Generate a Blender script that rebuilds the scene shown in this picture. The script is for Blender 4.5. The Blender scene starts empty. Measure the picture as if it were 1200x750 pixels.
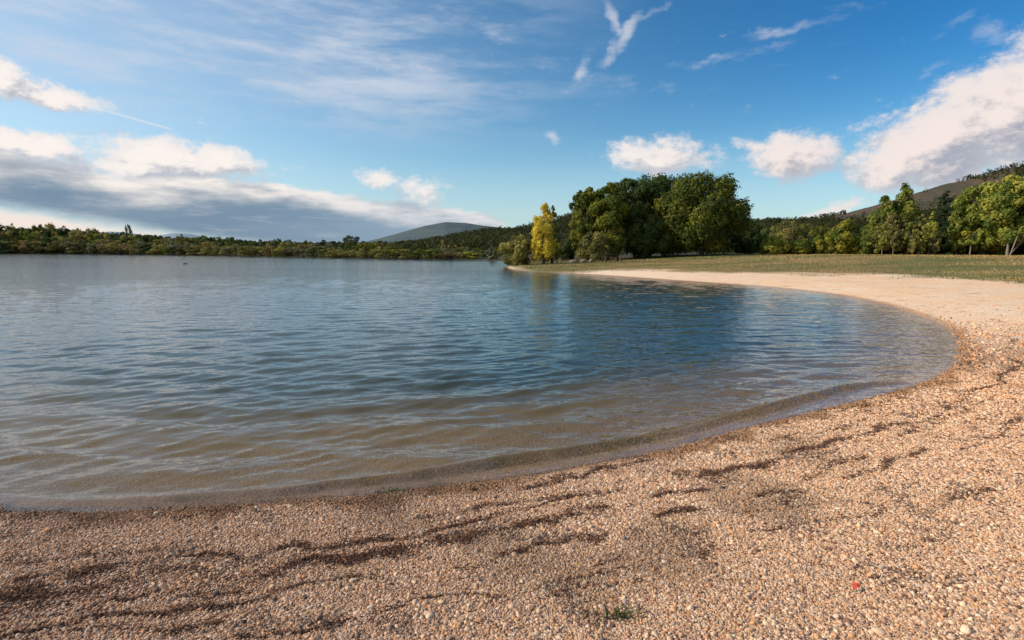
import bpy, math, random
import numpy as np
from mathutils import Vector, Matrix

random.seed(7)
RNG = np.random.default_rng(11)
C = bpy.context.scene.collection
PI = math.pi
rad = math.radians

# ------------------------------------------------------------------ camera
CAM_H, F_PX, PITCH, ROLL = 1.6, 600.0, rad(7.63), rad(0.3)
_f = np.array([0, math.cos(PITCH), -math.sin(PITCH)])
_u0 = np.array([0, math.sin(PITCH), math.cos(PITCH)])
_r0 = np.array([1.0, 0, 0])
_r = _r0*math.cos(ROLL)+_u0*math.sin(ROLL)
_u = _u0*math.cos(ROLL)-_r0*math.sin(ROLL)
CAM = np.array([0, 0, CAM_H])

def ray(px, py):
    return _f + _r*((px-600)/F_PX) + _u*((375-py)/F_PX)
def on_plane(px, py, z=0.0):
    d = ray(px, py); t = (z-CAM_H)/d[2]
    return CAM + d*t
def at_depth(px, py, Y):
    d = ray(px, py); return CAM + d*(Y/d[1])

cam_d = bpy.data.cameras.new('camera'); cam_d.sensor_width = 36; cam_d.lens = 18.0
cam_d.clip_start = 0.05; cam_d.clip_end = 20000
cam = bpy.data.objects.new('camera', cam_d); C.objects.link(cam)
M = Matrix.Identity(4)
for i in range(3):
    M[i][0] = _r[i]; M[i][1] = _u[i]; M[i][2] = -_f[i]; M[i][3] = CAM[i]
cam.matrix_world = M
bpy.context.scene.camera = cam

# ------------------------------------------------------------------ numpy noise
def _hash(ix, iy, seed):
    h = (ix*374761393 + iy*668265263 + seed*1442695041) & 0xffffffff
    h = ((h ^ (h >> 13))*1274126177) & 0xffffffff
    return ((h ^ (h >> 16)) & 0xffff)/65535.0
def vnoise(x, y, seed=0):
    x = np.asarray(x, float); y = np.asarray(y, float)
    ix = np.floor(x).astype(np.int64); iy = np.floor(y).astype(np.int64)
    fx = x-ix; fy = y-iy
    fx = fx*fx*(3-2*fx); fy = fy*fy*(3-2*fy)
    a = _hash(ix, iy, seed); b = _hash(ix+1, iy, seed); c = _hash(ix, iy+1, seed); d = _hash(ix+1, iy+1, seed)
    return (a*(1-fx)+b*fx)*(1-fy)+(c*(1-fx)+d*fx)*fy
def fbm(x, y, seed=0, octv=4):
    s = 0; a = 0.5; t = 0
    for o in range(octv):
        s = s+a*vnoise(x*2**o, y*2**o, seed+o*17); t += a; a *= 0.5
    return s/t
def sstep(a, b, x):
    t = np.clip((x-a)/(b-a), 0, 1); return t*t*(3-2*t)

# ------------------------------------------------------------------ lake outline
def resample(P, step):
    P = np.array(P, float)
    out = [P[0]]
    for a, b in zip(P[:-1], P[1:]):
        n = max(1, int(np.linalg.norm(b-a)/step))
        for k in range(1, n+1): out.append(a+(b-a)*k/n)
    return np.array(out)
def smooth(P, n=3):
    P = P.copy()
    for _ in range(n): P[1:-1] = (P[:-2]+2*P[1:-1]+P[2:])/4
    return P
near_px = [(0,599),(83,598),(200,593),(300,590),(400,583),(500,567),(633,556),(692,545),(762,529),(850,508),(894,493),(953,479),
           (997,470),(1041,460),(1085,446),(1110,434),(1122,417),(1121,402),(1113,387),(1085,373),(1038,357),(985,346),(914,337.5),
           (850,332.5),(790,328.5),(740,325),(700,322),(660,320),(636,319),(612,317.5),(597,315.5),(592,313.5)]
near = np.array([on_plane(*p)[:2] for p in near_px])
left_ext = np.array([[-420,-60],[-160,20],[-70,22],[-30,13.5],[-14,7.2],[-7.5,4.2],[-4.6,3.35]])
spit_back = np.array([on_plane(*p)[:2] for p in [(596,311),(606,309.2),(603,307.2),(590,306.2),(570,305.2),(553,304.8)]])
far_px = [(540,304.6),(500,304),(450,303.3),(400,302.4),(350,301.6),(300,300.6),(250,299.6),(200,298.8),(150,298.1),(100,297.6),(50,297.2),(0,297)]
far = np.array([on_plane(*p)[:2] for p in far_px])
far_ext = np.array([[far[-1][0]-60, far[-1][1]-8],[far[-1][0]-160, far[-1][1]-45],[-520,60],[-520,-60],[-420,-60]])
S1 = smooth(resample(np.vstack([left_ext, near]), 0.35)[::1], 4)
# thin out distant samples
keep = [0]
for i in range(1, len(S1)):
    r = math.hypot(*S1[i])
    if np.linalg.norm(S1[i]-S1[keep[-1]]) > min(6, 0.02*r+0.08): keep.append(i)
S1 = S1[keep]
S2 = smooth(resample(np.vstack([spit_back, far, far_ext]), 6), 1)
# irregular far bank
SH = np.vstack([S1, S2[:-1]])
SEGA = SH; SEGB = np.roll(SH, -1, axis=0)
SEGL = np.linalg.norm(SEGB-SEGA, axis=1)+1e-9
SEGS = np.concatenate([[0], np.cumsum(SEGL)[:-1]])

def shore(P, A=SEGA, B=SEGB, closed=True, S0=SEGS):
    """signed distance (positive on land) and arc length for points P (n,2)"""
    n = len(P); D = np.empty(n); S = np.empty(n)
    AB = B-A; L2 = (AB**2).sum(1)+1e-12
    ins = np.zeros(n, bool)
    for i in range(0, n, 20000):
        p = P[i:i+20000]
        ax = p[:, 0, None]-A[None, :, 0]; ay = p[:, 1, None]-A[None, :, 1]
        t = np.clip((ax*AB[:, 0]+ay*AB[:, 1])/L2, 0, 1)
        dx = ax-t*AB[:, 0]; dy = ay-t*AB[:, 1]
        q = dx*dx+dy*dy
        k = q.argmin(1); r = np.arange(len(p))
        D[i:i+20000] = np.sqrt(q[r, k]); S[i:i+20000] = S0[k]+t[r, k]*np.sqrt(L2[k])
        if closed:
            y = p[:, 1, None]; c = (A[None, :, 1] > y) != (B[None, :, 1] > y)
            xi = A[None, :, 0]+(y-A[None, :, 1])/(AB[:, 1]+1e-15)*AB[:, 0]
            ins[i:i+20000] = (np.sum(c & (p[:, 0, None] < xi), axis=1) % 2) == 1
    if closed: D = np.where(ins, -D, D)
    return D, S

# meadow outline (positive inside)
mead_px = [(604,314.5),(640,315.8),(677,314),(730,315.5),(797,318),(860,319.5),(915,321),(973,322),(1058,324.5),(1143,327),(1200,330)]
mead = [on_plane(p[0], p[1], 0.42)[:2] for p in mead_px]
mead = [np.array(m) for m in mead]+[np.array([30,22.]),np.array([45,16.]),np.array([90,-20.]),np.array([300,-100.]),np.array([900,300.]),np.array([500,900.]),np.array([-20,900.]),np.array([-8,110.]),np.array([-2,78.])]
MD = np.array(mead); MDB = np.roll(MD, -1, axis=0); MDS = np.zeros(len(MD))
def meadow(P):
    d, _ = shore(P, MD, MDB, True, MDS); return -d

def height(P, d, md):
    x = P[:, 0]; y = P[:, 1]
    land = np.clip(d, 0, None)
    z = 0.075*land - 0.0*land
    z = np.where(land > 2.0, 0.15+0.17*(1-np.exp(-(land-2.0)/2.6)), z)
    z = z+0.10*sstep(4, 12, land)
    g = sstep(0, 24, md)
    z = z+g*(0.12+0.85*sstep(4, 34, x)) + sstep(-.3, 1.5, md)*0.05
    uw = np.clip(-d, 0, None)
    z = np.where(d < 0, -0.060*uw/(1+uw*0.012), z)
    z = np.maximum(z, -3.0)
    z = z-.030*sstep(.15, -.10, d)+.006*(fbm(x*2.2, y*2.2, 19)-.5)*sstep(1, .2, np.abs(d))
    r = np.hypot(x, y)
    n = (fbm(x*0.9, y*0.9, 3)-0.5)*0.045*sstep(0.1, 1.5, np.abs(d)) + (fbm(x*5, y*5, 9)-0.5)*0.012
    return z+n*np.where(r < 200, 1, 0)

def ground(P):
    P = np.atleast_2d(np.array(P, float))
    d, s = shore(P); md = meadow(P)
    return height(P, d, md), d, s, md
def gz(x, y): return float(ground([[x, y]])[0][0])
def on_ground(px, py):
    z = 0.15
    for _ in range(6):
        p = on_plane(px, py, z); z = gz(p[0], p[1])
    return np.array([p[0], p[1], z])

# ------------------------------------------------------------------ tags / linking
def tag(o, label=None, cat=None, group=None, kind=None):
    if label: o['label'] = label
    if cat: o['category'] = cat
    if group: o['group'] = group
    if kind: o['kind'] = kind
    return o
def link(name, me, mat=None, parent=None):
    o = bpy.data.objects.new(name, me); C.objects.link(o)
    if mat is not None and len(me.materials) == 0: me.materials.append(mat)
    if parent is not None: o.parent = parent
    return o
def empty(name, loc):
    o = bpy.data.objects.new(name, None); o.location = loc; o.empty_display_size = 0.3; C.objects.link(o); return o
def mesh_from(name, V, Fq, attrs=None, smooth_=False):
    """V (n,3), Fq (m,k) equal-size faces"""
    me = bpy.data.meshes.new(name)
    V = np.asarray(V, np.float32); Fq = np.asarray(Fq, np.int32)
    k = Fq.shape[1]; m = len(Fq)
    me.vertices.add(len(V)); me.vertices.foreach_set('co', V.ravel())
    me.loops.add(m*k); me.loops.foreach_set('vertex_index', Fq.ravel())
    me.polygons.add(m); me.polygons.foreach_set('loop_start', np.arange(0, m*k, k, dtype=np.int32))
    me.polygons.foreach_set('loop_total', np.full(m, k, np.int32))
    if smooth_: me.polygons.foreach_set('use_smooth', np.ones(m, bool))
    for n_, a in (attrs or {}).items():
        a = np.asarray(a, np.float32)
        if a.ndim == 1:
            at = me.attributes.new(n_, 'FLOAT', 'POINT'); at.data.foreach_set('value', a)
        else:
            at = me.attributes.new(n_, 'FLOAT_VECTOR', 'POINT'); at.data.foreach_set('vector', a.ravel())
    me.update(calc_edges=True)
    return me

# ------------------------------------------------------------------ node helper
class NT:
    def __init__(s, tree): s.t = tree; s.n = tree.nodes; s.l = tree.links
    def new(s, typ, **kw):
        nd = s.n.new(typ)
        for k, v in kw.items(): setattr(nd, k, v)
        return nd
    def put(s, sock, v):
        if isinstance(v, bpy.types.NodeSocket): s.l.new(v, sock)
        elif v is not None:
            try: sock.default_value = v
            except Exception: sock.default_value = tuple(v)+(1,)
    def math(s, op, a, b=None, c=None, clamp=False):
        nd = s.new('ShaderNodeMath', operation=op, use_clamp=clamp)
        for i, v in enumerate((a, b, c)):
            if v is not None: s.put(nd.inputs[i], v)
        return nd.outputs[0]
    def vm(s, op, a, b=None, scale=None):
        nd = s.new('ShaderNodeVectorMath', operation=op)
        s.put(nd.inputs[0], a)
        if b is not None: s.put(nd.inputs[1], b)
        if scale is not None: s.put(nd.inputs['Scale'], scale)
        return nd.outputs['Value'] if op in ('LENGTH', 'DOT_PRODUCT', 'DISTANCE') else nd.outputs[0]
    def mix(s, f, a, b, bt='MIX'):
        nd = s.new('ShaderNodeMix', data_type='RGBA', blend_type=bt)
        s.put(nd.inputs[0], f)
        for k, v in ((6, a), (7, b)):
            if isinstance(v, (tuple, list)) and len(v) == 3: v = tuple(v)+(1,)
            s.put(nd.inputs[k], v)
        return nd.outputs[2]
    def ramp(s, f, a, b, c=0.0, d=1.0, smooth_=True):
        nd = s.new('ShaderNodeMapRange', interpolation_type='SMOOTHSTEP' if smooth_ else 'LINEAR', clamp=True)
        for i, v in enumerate((f, a, b, c, d)): s.put(nd.inputs[i], v)
        return nd.outputs[0]
    def noise(s, vec, scale, detail=4, rough=0.5, dim='3D', lac=2.0):
        nd = s.new('ShaderNodeTexNoise', noise_dimensions=dim)
        s.put(nd.inputs['Vector'], vec); s.put(nd.inputs['Scale'], scale); s.put(nd.inputs['Detail'], detail); s.put(nd.inputs['Roughness'], rough)
        s.put(nd.inputs['Lacunarity'], lac)
        return nd
    def mapping(s, vec, loc=(0,0,0), rot=(0,0,0), scale=(1,1,1), typ='POINT'):
        nd = s.new('ShaderNodeMapping', vector_type=typ)
        s.put(nd.inputs['Vector'], vec); nd.inputs['Location'].default_value = loc
        nd.inputs['Rotation'].default_value = rot; nd.inputs['Scale'].default_value = scale
        return nd.outputs[0]
    def attr(s, name, typ='GEOMETRY'):
        nd = s.new('ShaderNodeAttribute', attribute_type=typ, attribute_name=name); return nd
    def pos(s): return s.new('ShaderNodeNewGeometry').outputs['Position']
def material(name):
    m = bpy.data.materials.new(name); m.use_nodes = True
    nt = NT(m.node_tree); b = m.node_tree.nodes['Principled BSDF']
    b.inputs['Roughness'].default_value = 0.85
    b.inputs['Specular IOR Level'].default_value = 0.25
    return m, nt, b
def flat(name, col, rough=0.8):
    m, nt, b = material(name)
    n = nt.noise(nt.pos(), 9.0, 4, .6).outputs[0]
    c = nt.mix(n, tuple(x*.65 for x in col), tuple(min(1, x*1.3) for x in col))
    nt.put(b.inputs['Base Color'], c); b.inputs['Roughness'].default_value = rough
    return m

# ------------------------------------------------------------------ wrack lines (washed-up plant litter), read in place on the beach
wr = [
 ([(1200,424),(1176,439),(1155,455),(1132,467),(1105,478)], .05, 1.0),
 ([(1105,490),(1076,497),(1061,495),(1026,502),(997,514),(953,528),(909,540),(867,550),(827,551),(795,556)], .06, 1.0),
 ([(1160,470),(1120,486),(1090,500),(1060,512)], .04, .5),
 ([(1190,400),(1165,418),(1150,432)], .05, .4),
 ([(830,571),(800,574),(767,584),(747,580)], .05, 1.0),
 ([(817,593),(800,590),(767,603)], .06, .9),
 ([(927,573),(900,578),(877,581)], .035, .9), ([(923,577),(915,582),(907,588)], .035, 1.0),
 ([(903,620),(885,619),(867,622)], .03, .8), ([(829,634),(823,640),(813,657)], .03, .8),
 ([(720,575),(700,577),(672,588),(647,597),(600,607),(567,612),(530,620),(500,627),(450,628),(400,640),(367,643)], .04, .9),
 ([(700,597),(653,612),(600,627),(567,630),(517,636),(467,643),(400,657),(333,663),(267,672),(200,667),(133,677),(67,687),(0,692),(-60,697)], .055, 1.0),
 ([(367,640),(300,643),(200,658),(100,667),(40,676)], .04, .8),
 ([(700,628),(667,632),(633,640),(600,652),(560,652),(527,660)], .025, 1.0),
 ([(460,675),(430,674),(400,675),(367,676),(333,687),(300,697),(250,703),(200,710),(167,712),(117,723),(67,722),(0,733),(-50,738)], .03, 1.0),
 ([(733,667),(693,675),(667,680)], .03, .9), ([(733,647),(715,653),(700,660)], .02, .9),
 ([(613,690),(553,693),(527,703),(467,722),(400,733),(367,743),(300,745)], .03, .8),
 ([(767,543),(730,548),(700,554),(650,565),(607,573)], .04, .8),
 ([(1045,600),(1020,604),(1000,612),(975,618)], .05, .45), ([(1150,575),(1130,590),(1105,600)], .05, .45),
 ([(1120,640),(1090,628),(1060,640)], .05, .4), ([(930,560),(970,548),(1010,540)], .04, .5),
 ([(1010,660),(1040,690),(1080,700)], .06, .35),
 ([(0,703),(133,686),(267,674),(400,656)], .16, .30), ([(0,660),(100,648),(220,640)], .08, .3), ([(560,600),(620,590),(680,583)], .05, .6),
 ([(0,745),(90,735),(180,728),(260,722)], .03, .8), ([(60,712),(150,700),(240,690),(310,681)], .022, .9), ([(480,610),(540,600),(600,592)], .03, .7), ([(860,600),(900,596),(950,590)], .025, .7), ([(640,700),(700,690),(760,684)], .02, .7),
 ([(980,560),(1040,540),(1090,528)], .03, .7), ([(1130,530),(1165,510),(1195,490)], .035, .6), ([(900,520),(960,506),(1010,494)], .025, .7),
]
WR = []
for pl, w, st in wr:
    P = np.array([on_ground(*p)[:2] for p in pl])
    if len(P) > 2: P = smooth(resample(P, .12), 3)
    WR.append((P, w*.56, st))
def debris(P):
    """0..1 amount of litter at P (n,2)"""
    out = np.zeros(len(P))
    near_ = np.hypot(P[:, 0], P[:, 1]) < 22
    idx = np.where(near_)[0]; p = P[idx]
    wx = p[:, 0]+(fbm(p[:, 0]*3, p[:, 1]*3, 21)-.5)*.28; wy = p[:, 1]+(fbm(p[:, 0]*3, p[:, 1]*3, 57)-.5)*.28
    q = np.stack([wx, wy], 1)
    o = np.zeros(len(p))
    for W, w, st in WR:
        bb = (q[:, 0] > W[:, 0].min()-.6) & (q[:, 0] < W[:, 0].max()+.6) & (q[:, 1] > W[:, 1].min()-.6) & (q[:, 1] < W[:, 1].max()+.6)
        j = np.where(bb)[0]
        if len(j) == 0: continue
        d, s = shore(q[j], W[:-1], W[1:], False, np.arange(len(W)-1)*.12)
        ww = w*(0.25+1.25*vnoise(s*2.6, s*0, 5))
        o[j] = np.maximum(o[j], st*np.exp(-(d/ww)**2)*(.1+1.2*vnoise(q[j][:, 0]*7, q[j][:, 1]*7, 77)))
    out[idx] = np.clip(o*1.25, 0, 1)
    return out

# ------------------------------------------------------------------ ground sheet (centred on the viewpoint only for mesh density)
def polar(r0, r1, g1, rk, g2):
    r = [r0]
    while r[-1] < r1: r.append(r[-1]*(g1 if r[-1] < rk else g2))
    r = np.array(r)
    a = np.concatenate([np.arange(-60, 60, .3), np.arange(60, 300, 4)])
    a = np.radians(a)
    X = r[:, None]*np.sin(a)[None]; Y = r[:, None]*np.cos(a)[None]
    na = len(a); nr = len(r)
    V = np.stack([X.ravel(), Y.ravel()], 1)
    V = np.vstack([V, [[0, 0]]])
    i, j = np.meshgrid(np.arange(nr-1), np.arange(na), indexing='ij')
    j2 = (j+1) % na
    Fq = np.stack([i*na+j, i*na+j2, (i+1)*na+j2, (i+1)*na+j], -1).reshape(-1, 4)
    cen = len(V)-1
    Ft = np.stack([np.full(na, cen), (np.arange(na)+1) % na, np.arange(na), np.arange(na)], 1)
    return V, Fq, na, cen, r

def kindmask(P, d, md):
    x, y = P[:, 0], P[:, 1]
    edge = (fbm(x*.35, y*.35, 31)-.5)*4.0+(fbm(x*1.7, y*1.7, 34)-.5)*1.6
    g = sstep(-1.2, 1.8, md+edge*sstep(0, 6, x)-.3-np.clip((y-22)/5.0, 0, 3.8)*sstep(4.5, 10, x))
    w = sstep(-70, -62, -np.hypot(x, y)*1.0)*0
    farshore = (y > 62) & (x < 60) | (np.hypot(x, y) > 75)
    farshore |= (x < -25) & (y > 30)
    return g, farshore.astype(float)

V2, Fq, na, cen, rr = polar(0.45, 2600, 1.0085, 70, 1.03)
d, s = shore(V2); md = meadow(V2)
z = height(V2, d, md)
g, fs = kindmask(V2, d, md)
db = debris(V2)
V = np.column_stack([V2, z])
# centre disc as quads fan: use a degenerate-free extra ring
V[cen, 2] = z[cen]
mg = mesh_from('ground', V, Fq, {'d': d, 's': s, 'grass': g, 'wood': fs, 'deb': db}, True)
m, nt, b = material('beach_and_meadow')
P = nt.pos()
A = lambda n: nt.attr(n).outputs['Fac']
# gravel colour
vor = nt.new('ShaderNodeTexVoronoi'); nt.put(vor.inputs['Vector'], P); nt.put(vor.inputs['Scale'], 42.0)
sep = nt.new('ShaderNodeSeparateColor'); nt.l.new(vor.outputs['Color'], sep.inputs[0])
grav = nt.mix(sep.outputs[0], (.30, .205, .14), (.60, .455, .34))
grav = nt.mix(nt.ramp(sep.outputs[1], .72, .9), grav, (.52, .28, .14))
grav = nt.mix(nt.ramp(sep.outputs[2], .82, .92), grav, (.13, .11, .10))
big = nt.noise(P, .45, 5, .6).outputs[0]
grav = nt.mix(nt.ramp(big, .35, .7), grav, nt.mix(1.0, grav, (1.15, .98, .85), 'MULTIPLY'))
dist_r = nt.vm('LENGTH', P)
sandc = nt.mix(nt.ramp(nt.noise(P, 14, 8, .75).outputs[0], .3, .7), (.60, .45, .32), (.92, .76, .60))
sandc = nt.mix(nt.math('MULTIPLY', nt.ramp(nt.noise(P, 1.6, 6, .7).outputs[0], .56, .68), .5), sandc, (.27, .17, .10))
grav = nt.mix(nt.ramp(dist_r, 5, 17), grav, sandc)
sxr = nt.new('ShaderNodeSeparateXYZ'); nt.l.new(P, sxr.inputs[0])
grav = nt.mix(nt.math('MULTIPLY', nt.ramp(sxr.outputs[0], 2, 16), nt.ramp(nt.noise(P, .5, 6, .65).outputs[0], .3, .62, .25, 1)), grav, nt.mix(1.0, grav, (1.0, .84, .68), 'MULTIPLY'))
gap = nt.ramp(vor.outputs['Distance'], .25, .6, 1, .35)
grav = nt.mix(nt.ramp(dist_r, 8, 16), nt.mix(1.0, grav, nt.mix(gap, (0.30,.27,.25), (.8,.78,.75)), 'MULTIPLY'), grav)
grav = nt.mix(nt.ramp(dist_r, 4, 9, .5, 0), grav, (.06,.04,.03))
# wet and algae band
D = A('d')
Dn = nt.math('ADD', D, nt.math('MULTIPLY', nt.math('SUBTRACT', nt.noise(P, 5, 4, .6).outputs[0], .5), .35))
wet = nt.math('MULTIPLY', nt.ramp(Dn, .14, .42, 1, 0), nt.ramp(D, -.05, .04))
grav = nt.mix(nt.math('MULTIPLY', wet, .75), grav, nt.mix(1.0, grav, (.50, .36, .22), 'MULTIPLY'))
uw = nt.ramp(D, -.6, -.02, 1, 0)
grav = nt.mix(nt.math('MULTIPLY', uw, .85), grav, nt.mix(nt.noise(P, 7, 5, .7).outputs[0], (.24, .18, .13), (.46, .37, .29)))
# litter
dbn = nt.math('MULTIPLY', A('deb'), nt.ramp(nt.noise(P, 34, 3, .6).outputs[0], .3, .62, .45, 1.25))
grav = nt.mix(nt.math('MINIMUM', dbn, .92), grav, nt.mix(nt.noise(P, 3, 3).outputs[0], (.04, .022, .014), (.15, .07, .035)))
# meadow colour
gn = nt.noise(nt.mapping(P, scale=(.5, 1.4, 1)), .35, 6, .65).outputs[0]
gf = nt.noise(P, 7, 5, .7).outputs[0]
gc = nt.mix(nt.ramp(gn, .38, .6), (.27, .17, .07), (.10, .12, .03))
gc = nt.mix(nt.ramp(gf, .4, .75), gc, (.24, .16, .07))
md_far = nt.ramp(D, 9, 30)
gc = nt.mix(nt.math('MULTIPLY', nt.ramp(D, 24, 38), .75), gc, nt.mix(gf, (.21, .105, .04), (.27, .155, .065)))
col = nt.mix(A('grass'), grav, gc)
# wood floor
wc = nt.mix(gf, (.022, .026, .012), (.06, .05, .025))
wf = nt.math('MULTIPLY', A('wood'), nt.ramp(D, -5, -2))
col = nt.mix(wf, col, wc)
nt.put(b.inputs['Base Color'], col)
nt.put(b.inputs['Roughness'], nt.ramp(Dn, .05, .3, .35, .9))
bmp = nt.new('ShaderNodeBump'); bmp.inputs['Strength'].default_value = .9; bmp.inputs['Distance'].default_value = .012
nt.put(bmp.inputs['Height'], nt.math('SUBTRACT', nt.noise(P, 9, 5, .7).outputs[0], vor.outputs['Distance']))
nt.l.new(bmp.outputs[0], b.inputs['Normal'])
tag(link('ground', mg, m), kind='structure')

# ------------------------------------------------------------------ water
lip_px = [(60,597),(220,588),(300,581),(350,577),(430,567),(550,552),(700,530),(800,508),(850,497),(900,481),(960,463),(1010,450)]
LIP = np.array([on_plane(*p)[:2] for p in lip_px])
LIP = np.vstack([[[-40, 10.5], [-12, 5.4]], LIP, [[9., 6.6], [30, 9.5]]])
LIP = smooth(resample(LIP, .2), 6)
V2, Fq, na, cen, rr = polar(2.0, 700, 1.0042, 70, 1.03)
d, s = shore(V2)
q, qs = shore(V2, LIP[:-1], LIP[1:], False, np.arange(len(LIP)-1)*.2)
# sign: positive towards open water
k = np.array([np.interp(x, LIP[:, 0], LIP[:, 1]) for x in V2[:, 0]])
q = np.where(V2[:, 1] > k, q, -q)
x, y = V2[:, 0], V2[:, 1]; r = np.hypot(x, y)
h = np.zeros(len(V2))
ph = (fbm(x*.5, y*.5, 41)-.5)*1.1+(fbm(x*1.6, y*1.6, 43)-.5)*.25
lipamp = sstep(5.4, 3.4, r*0+x)*.9+.15
am = .35+1.1*fbm(x*.6, y*.9, 51, 3)
qq = q+ph*.35
for lam, a0 in ((.62, .0080), (.36, .0045), (1.05, .0055)):
    c = np.cos(2*PI*qq/lam+lam*5*(vnoise(x*.4, y*.4, int(lam*100))-.5))
    c = ((c+1)/2)**2.4*2-.6
    h += a0*c*am*sstep(.12, .6, q)*np.exp(-np.clip(q, 0, 60)/9.0)
rs = np.random.default_rng(5)
base = math.atan2(1.0, -.22)
sp = .0052*r*1.25
for i in range(90):
    lam = .06*(.85/.06)**(rs.random())
    th = base+rs.normal(0, .38)
    kx, ky = math.cos(th)*2*PI/lam, math.sin(th)*2*PI/lam
    a = .0048*lam**.95*(.6+.8*rs.random())/(1+(r/13)**1.3)
    fade = sstep(2.2, 4.5, lam/sp)
    wgt = .3+1.4*vnoise(x/(lam*5)+i*9, y/(lam*4), 100+i)**1.4
    h += a*fade*wgt*(((np.sin(kx*x+ky*y+rs.random()*6.28+ph*1.2)+1)/2)**1.8*2-.85)
h *= sstep(-.0, -.9, d)*.75+.25
qw = q+(fbm(x*1.3, y*1.3, 47)-.5)*.12+(fbm(x*4, y*4, 48)-.5)*.03
h += (.034+.016*vnoise(x*2, y*0, 49))*np.exp(-(qw/np.where(qw > 0, .085, .030))**2)*lipamp*sstep(-3.6, -1.5, x)*sstep(.02, -.08, d)*1.45
h = np.where(d > .04, np.minimum(h, .004), h)
V = np.column_stack([V2, h]); V[cen, 2] = 0
# drop the faces lying well inland
fd = d[Fq].min(1)
dep = -height(V2, d, np.full(len(d), -9.))
mw = mesh_from('lake_water', V, Fq[fd < .35], {'d': d, 'dep': dep}, True)
m, nt, b = material('lake_water')
nt.n.remove(b)
out = nt.n['Material Output']
P = nt.pos()
rl = nt.vm('LENGTH', P)
m1 = nt.mapping(P, rot=(0, 0, rad(-8)), scale=(.5, 1.15, 1))
n1 = nt.noise(m1, 2.3, 4, .50).outputs[0]
m2 = nt.mapping(P, rot=(0, 0, rad(10)), scale=(.6, 1.3, 1))
n2 = nt.noise(m2, 9.0, 2, .5).outputs[0]
m3 = nt.mapping(P, rot=(0, 0, rad(-4)), scale=(.35, 1.0, 1))
n3 = nt.noise(m3, .55, 3, .55).outputs[0]
hh = nt.math('ADD', nt.math('MULTIPLY', n1, nt.ramp(rl, 4, 25, .020, .026)), nt.math('MULTIPLY', n2, nt.ramp(rl, 4, 14, .0046, 0)))
n5 = nt.noise(nt.mapping(P, rot=(0, 0, rad(16)), scale=(.42, 1.0, 1)), 5.2, 3, .55).outputs[0]
rdg = nt.math('SUBTRACT', 1.0, nt.math('MULTIPLY', nt.math('ABSOLUTE', nt.math('SUBTRACT', n5, .5)), 4.0), clamp=True)
hh = nt.math('ADD', hh, nt.math('MULTIPLY', rdg, nt.ramp(rl, 3, 14, .0045, .0075)))
hh = nt.math('ADD', hh, nt.math('MULTIPLY', n3, nt.ramp(rl, 15, 60, 0, .04)))
gust = nt.ramp(nt.noise(nt.mapping(P, scale=(.4, 1, 1)), .09, 3, .6).outputs[0], .35, .65, .65, 1.15)
bm = nt.new('ShaderNodeBump'); nt.put(bm.inputs['Height'], nt.math('MULTIPLY', hh, gust)); bm.inputs['Distance'].default_value = 1.0
nt.put(bm.inputs['Strength'], 1.0)
ge_ = nt.new('ShaderNodeNewGeometry')
bsoft = nt.new('ShaderNodeBump'); nt.put(bsoft.inputs['Height'], nt.math('MULTIPLY', hh, gust)); bsoft.inputs['Distance'].default_value = 1.0; bsoft.inputs['Strength'].default_value = .9
cosv = nt.math('ABSOLUTE', nt.vm('DOT_PRODUCT', bsoft.outputs[0], ge_.outputs['Incoming']))
schl = nt.math('MULTIPLY_ADD', nt.math('POWER', nt.math('SUBTRACT', 1.0, cosv, clamp=True), 5.0), .98, .02)
gl = nt.new('ShaderNodeBsdfGlossy'); nt.put(gl.inputs['Roughness'], nt.ramp(rl, 6, 60, .015, .08)); nt.l.new(bm.outputs[0], gl.inputs['Normal'])
gl.inputs['Color'].default_value = (1, 1, 1, 1)
tr = nt.new('ShaderNodeBsdfTransparent'); tr.inputs['Color'].default_value = (.93, .93, .86, 1)
df = nt.new('ShaderNodeBsdfDiffuse'); dpa = nt.attr('dep').outputs['Fac']
nt.put(df.inputs['Color'], nt.mix(nt.ramp(dpa, .05, .20), nt.mix(nt.ramp(dpa, .033, .041), (.25,.19,.155), (.19,.125,.052)), (.024,.046,.042))); nt.l.new(bm.outputs[0], df.inputs['Normal'])
dp = nt.attr('dep').outputs['Fac']
opq = nt.math('SUBTRACT', 1.0, nt.math('POWER', 2.718, nt.math('MULTIPLY', nt.math('MAXIMUM', dp, 0), -11.0)), clamp=True)
opq = nt.math('MAXIMUM', opq, nt.ramp(dp, .006, .03, 0, .50))
mx = nt.new('ShaderNodeMixShader'); nt.put(mx.inputs[0], opq); nt.l.new(tr.outputs[0], mx.inputs[1]); nt.l.new(df.outputs[0], mx.inputs[2])
m4 = nt.new('ShaderNodeMixShader'); nt.put(m4.inputs[0], schl); nt.l.new(mx.outputs[0], m4.inputs[1]); nt.l.new(gl.outputs[0], m4.inputs[2])
nt.l.new(m4.outputs[0], out.inputs['Surface'])
tag(link('lake_water', mw, m), kind='structure')

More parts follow.
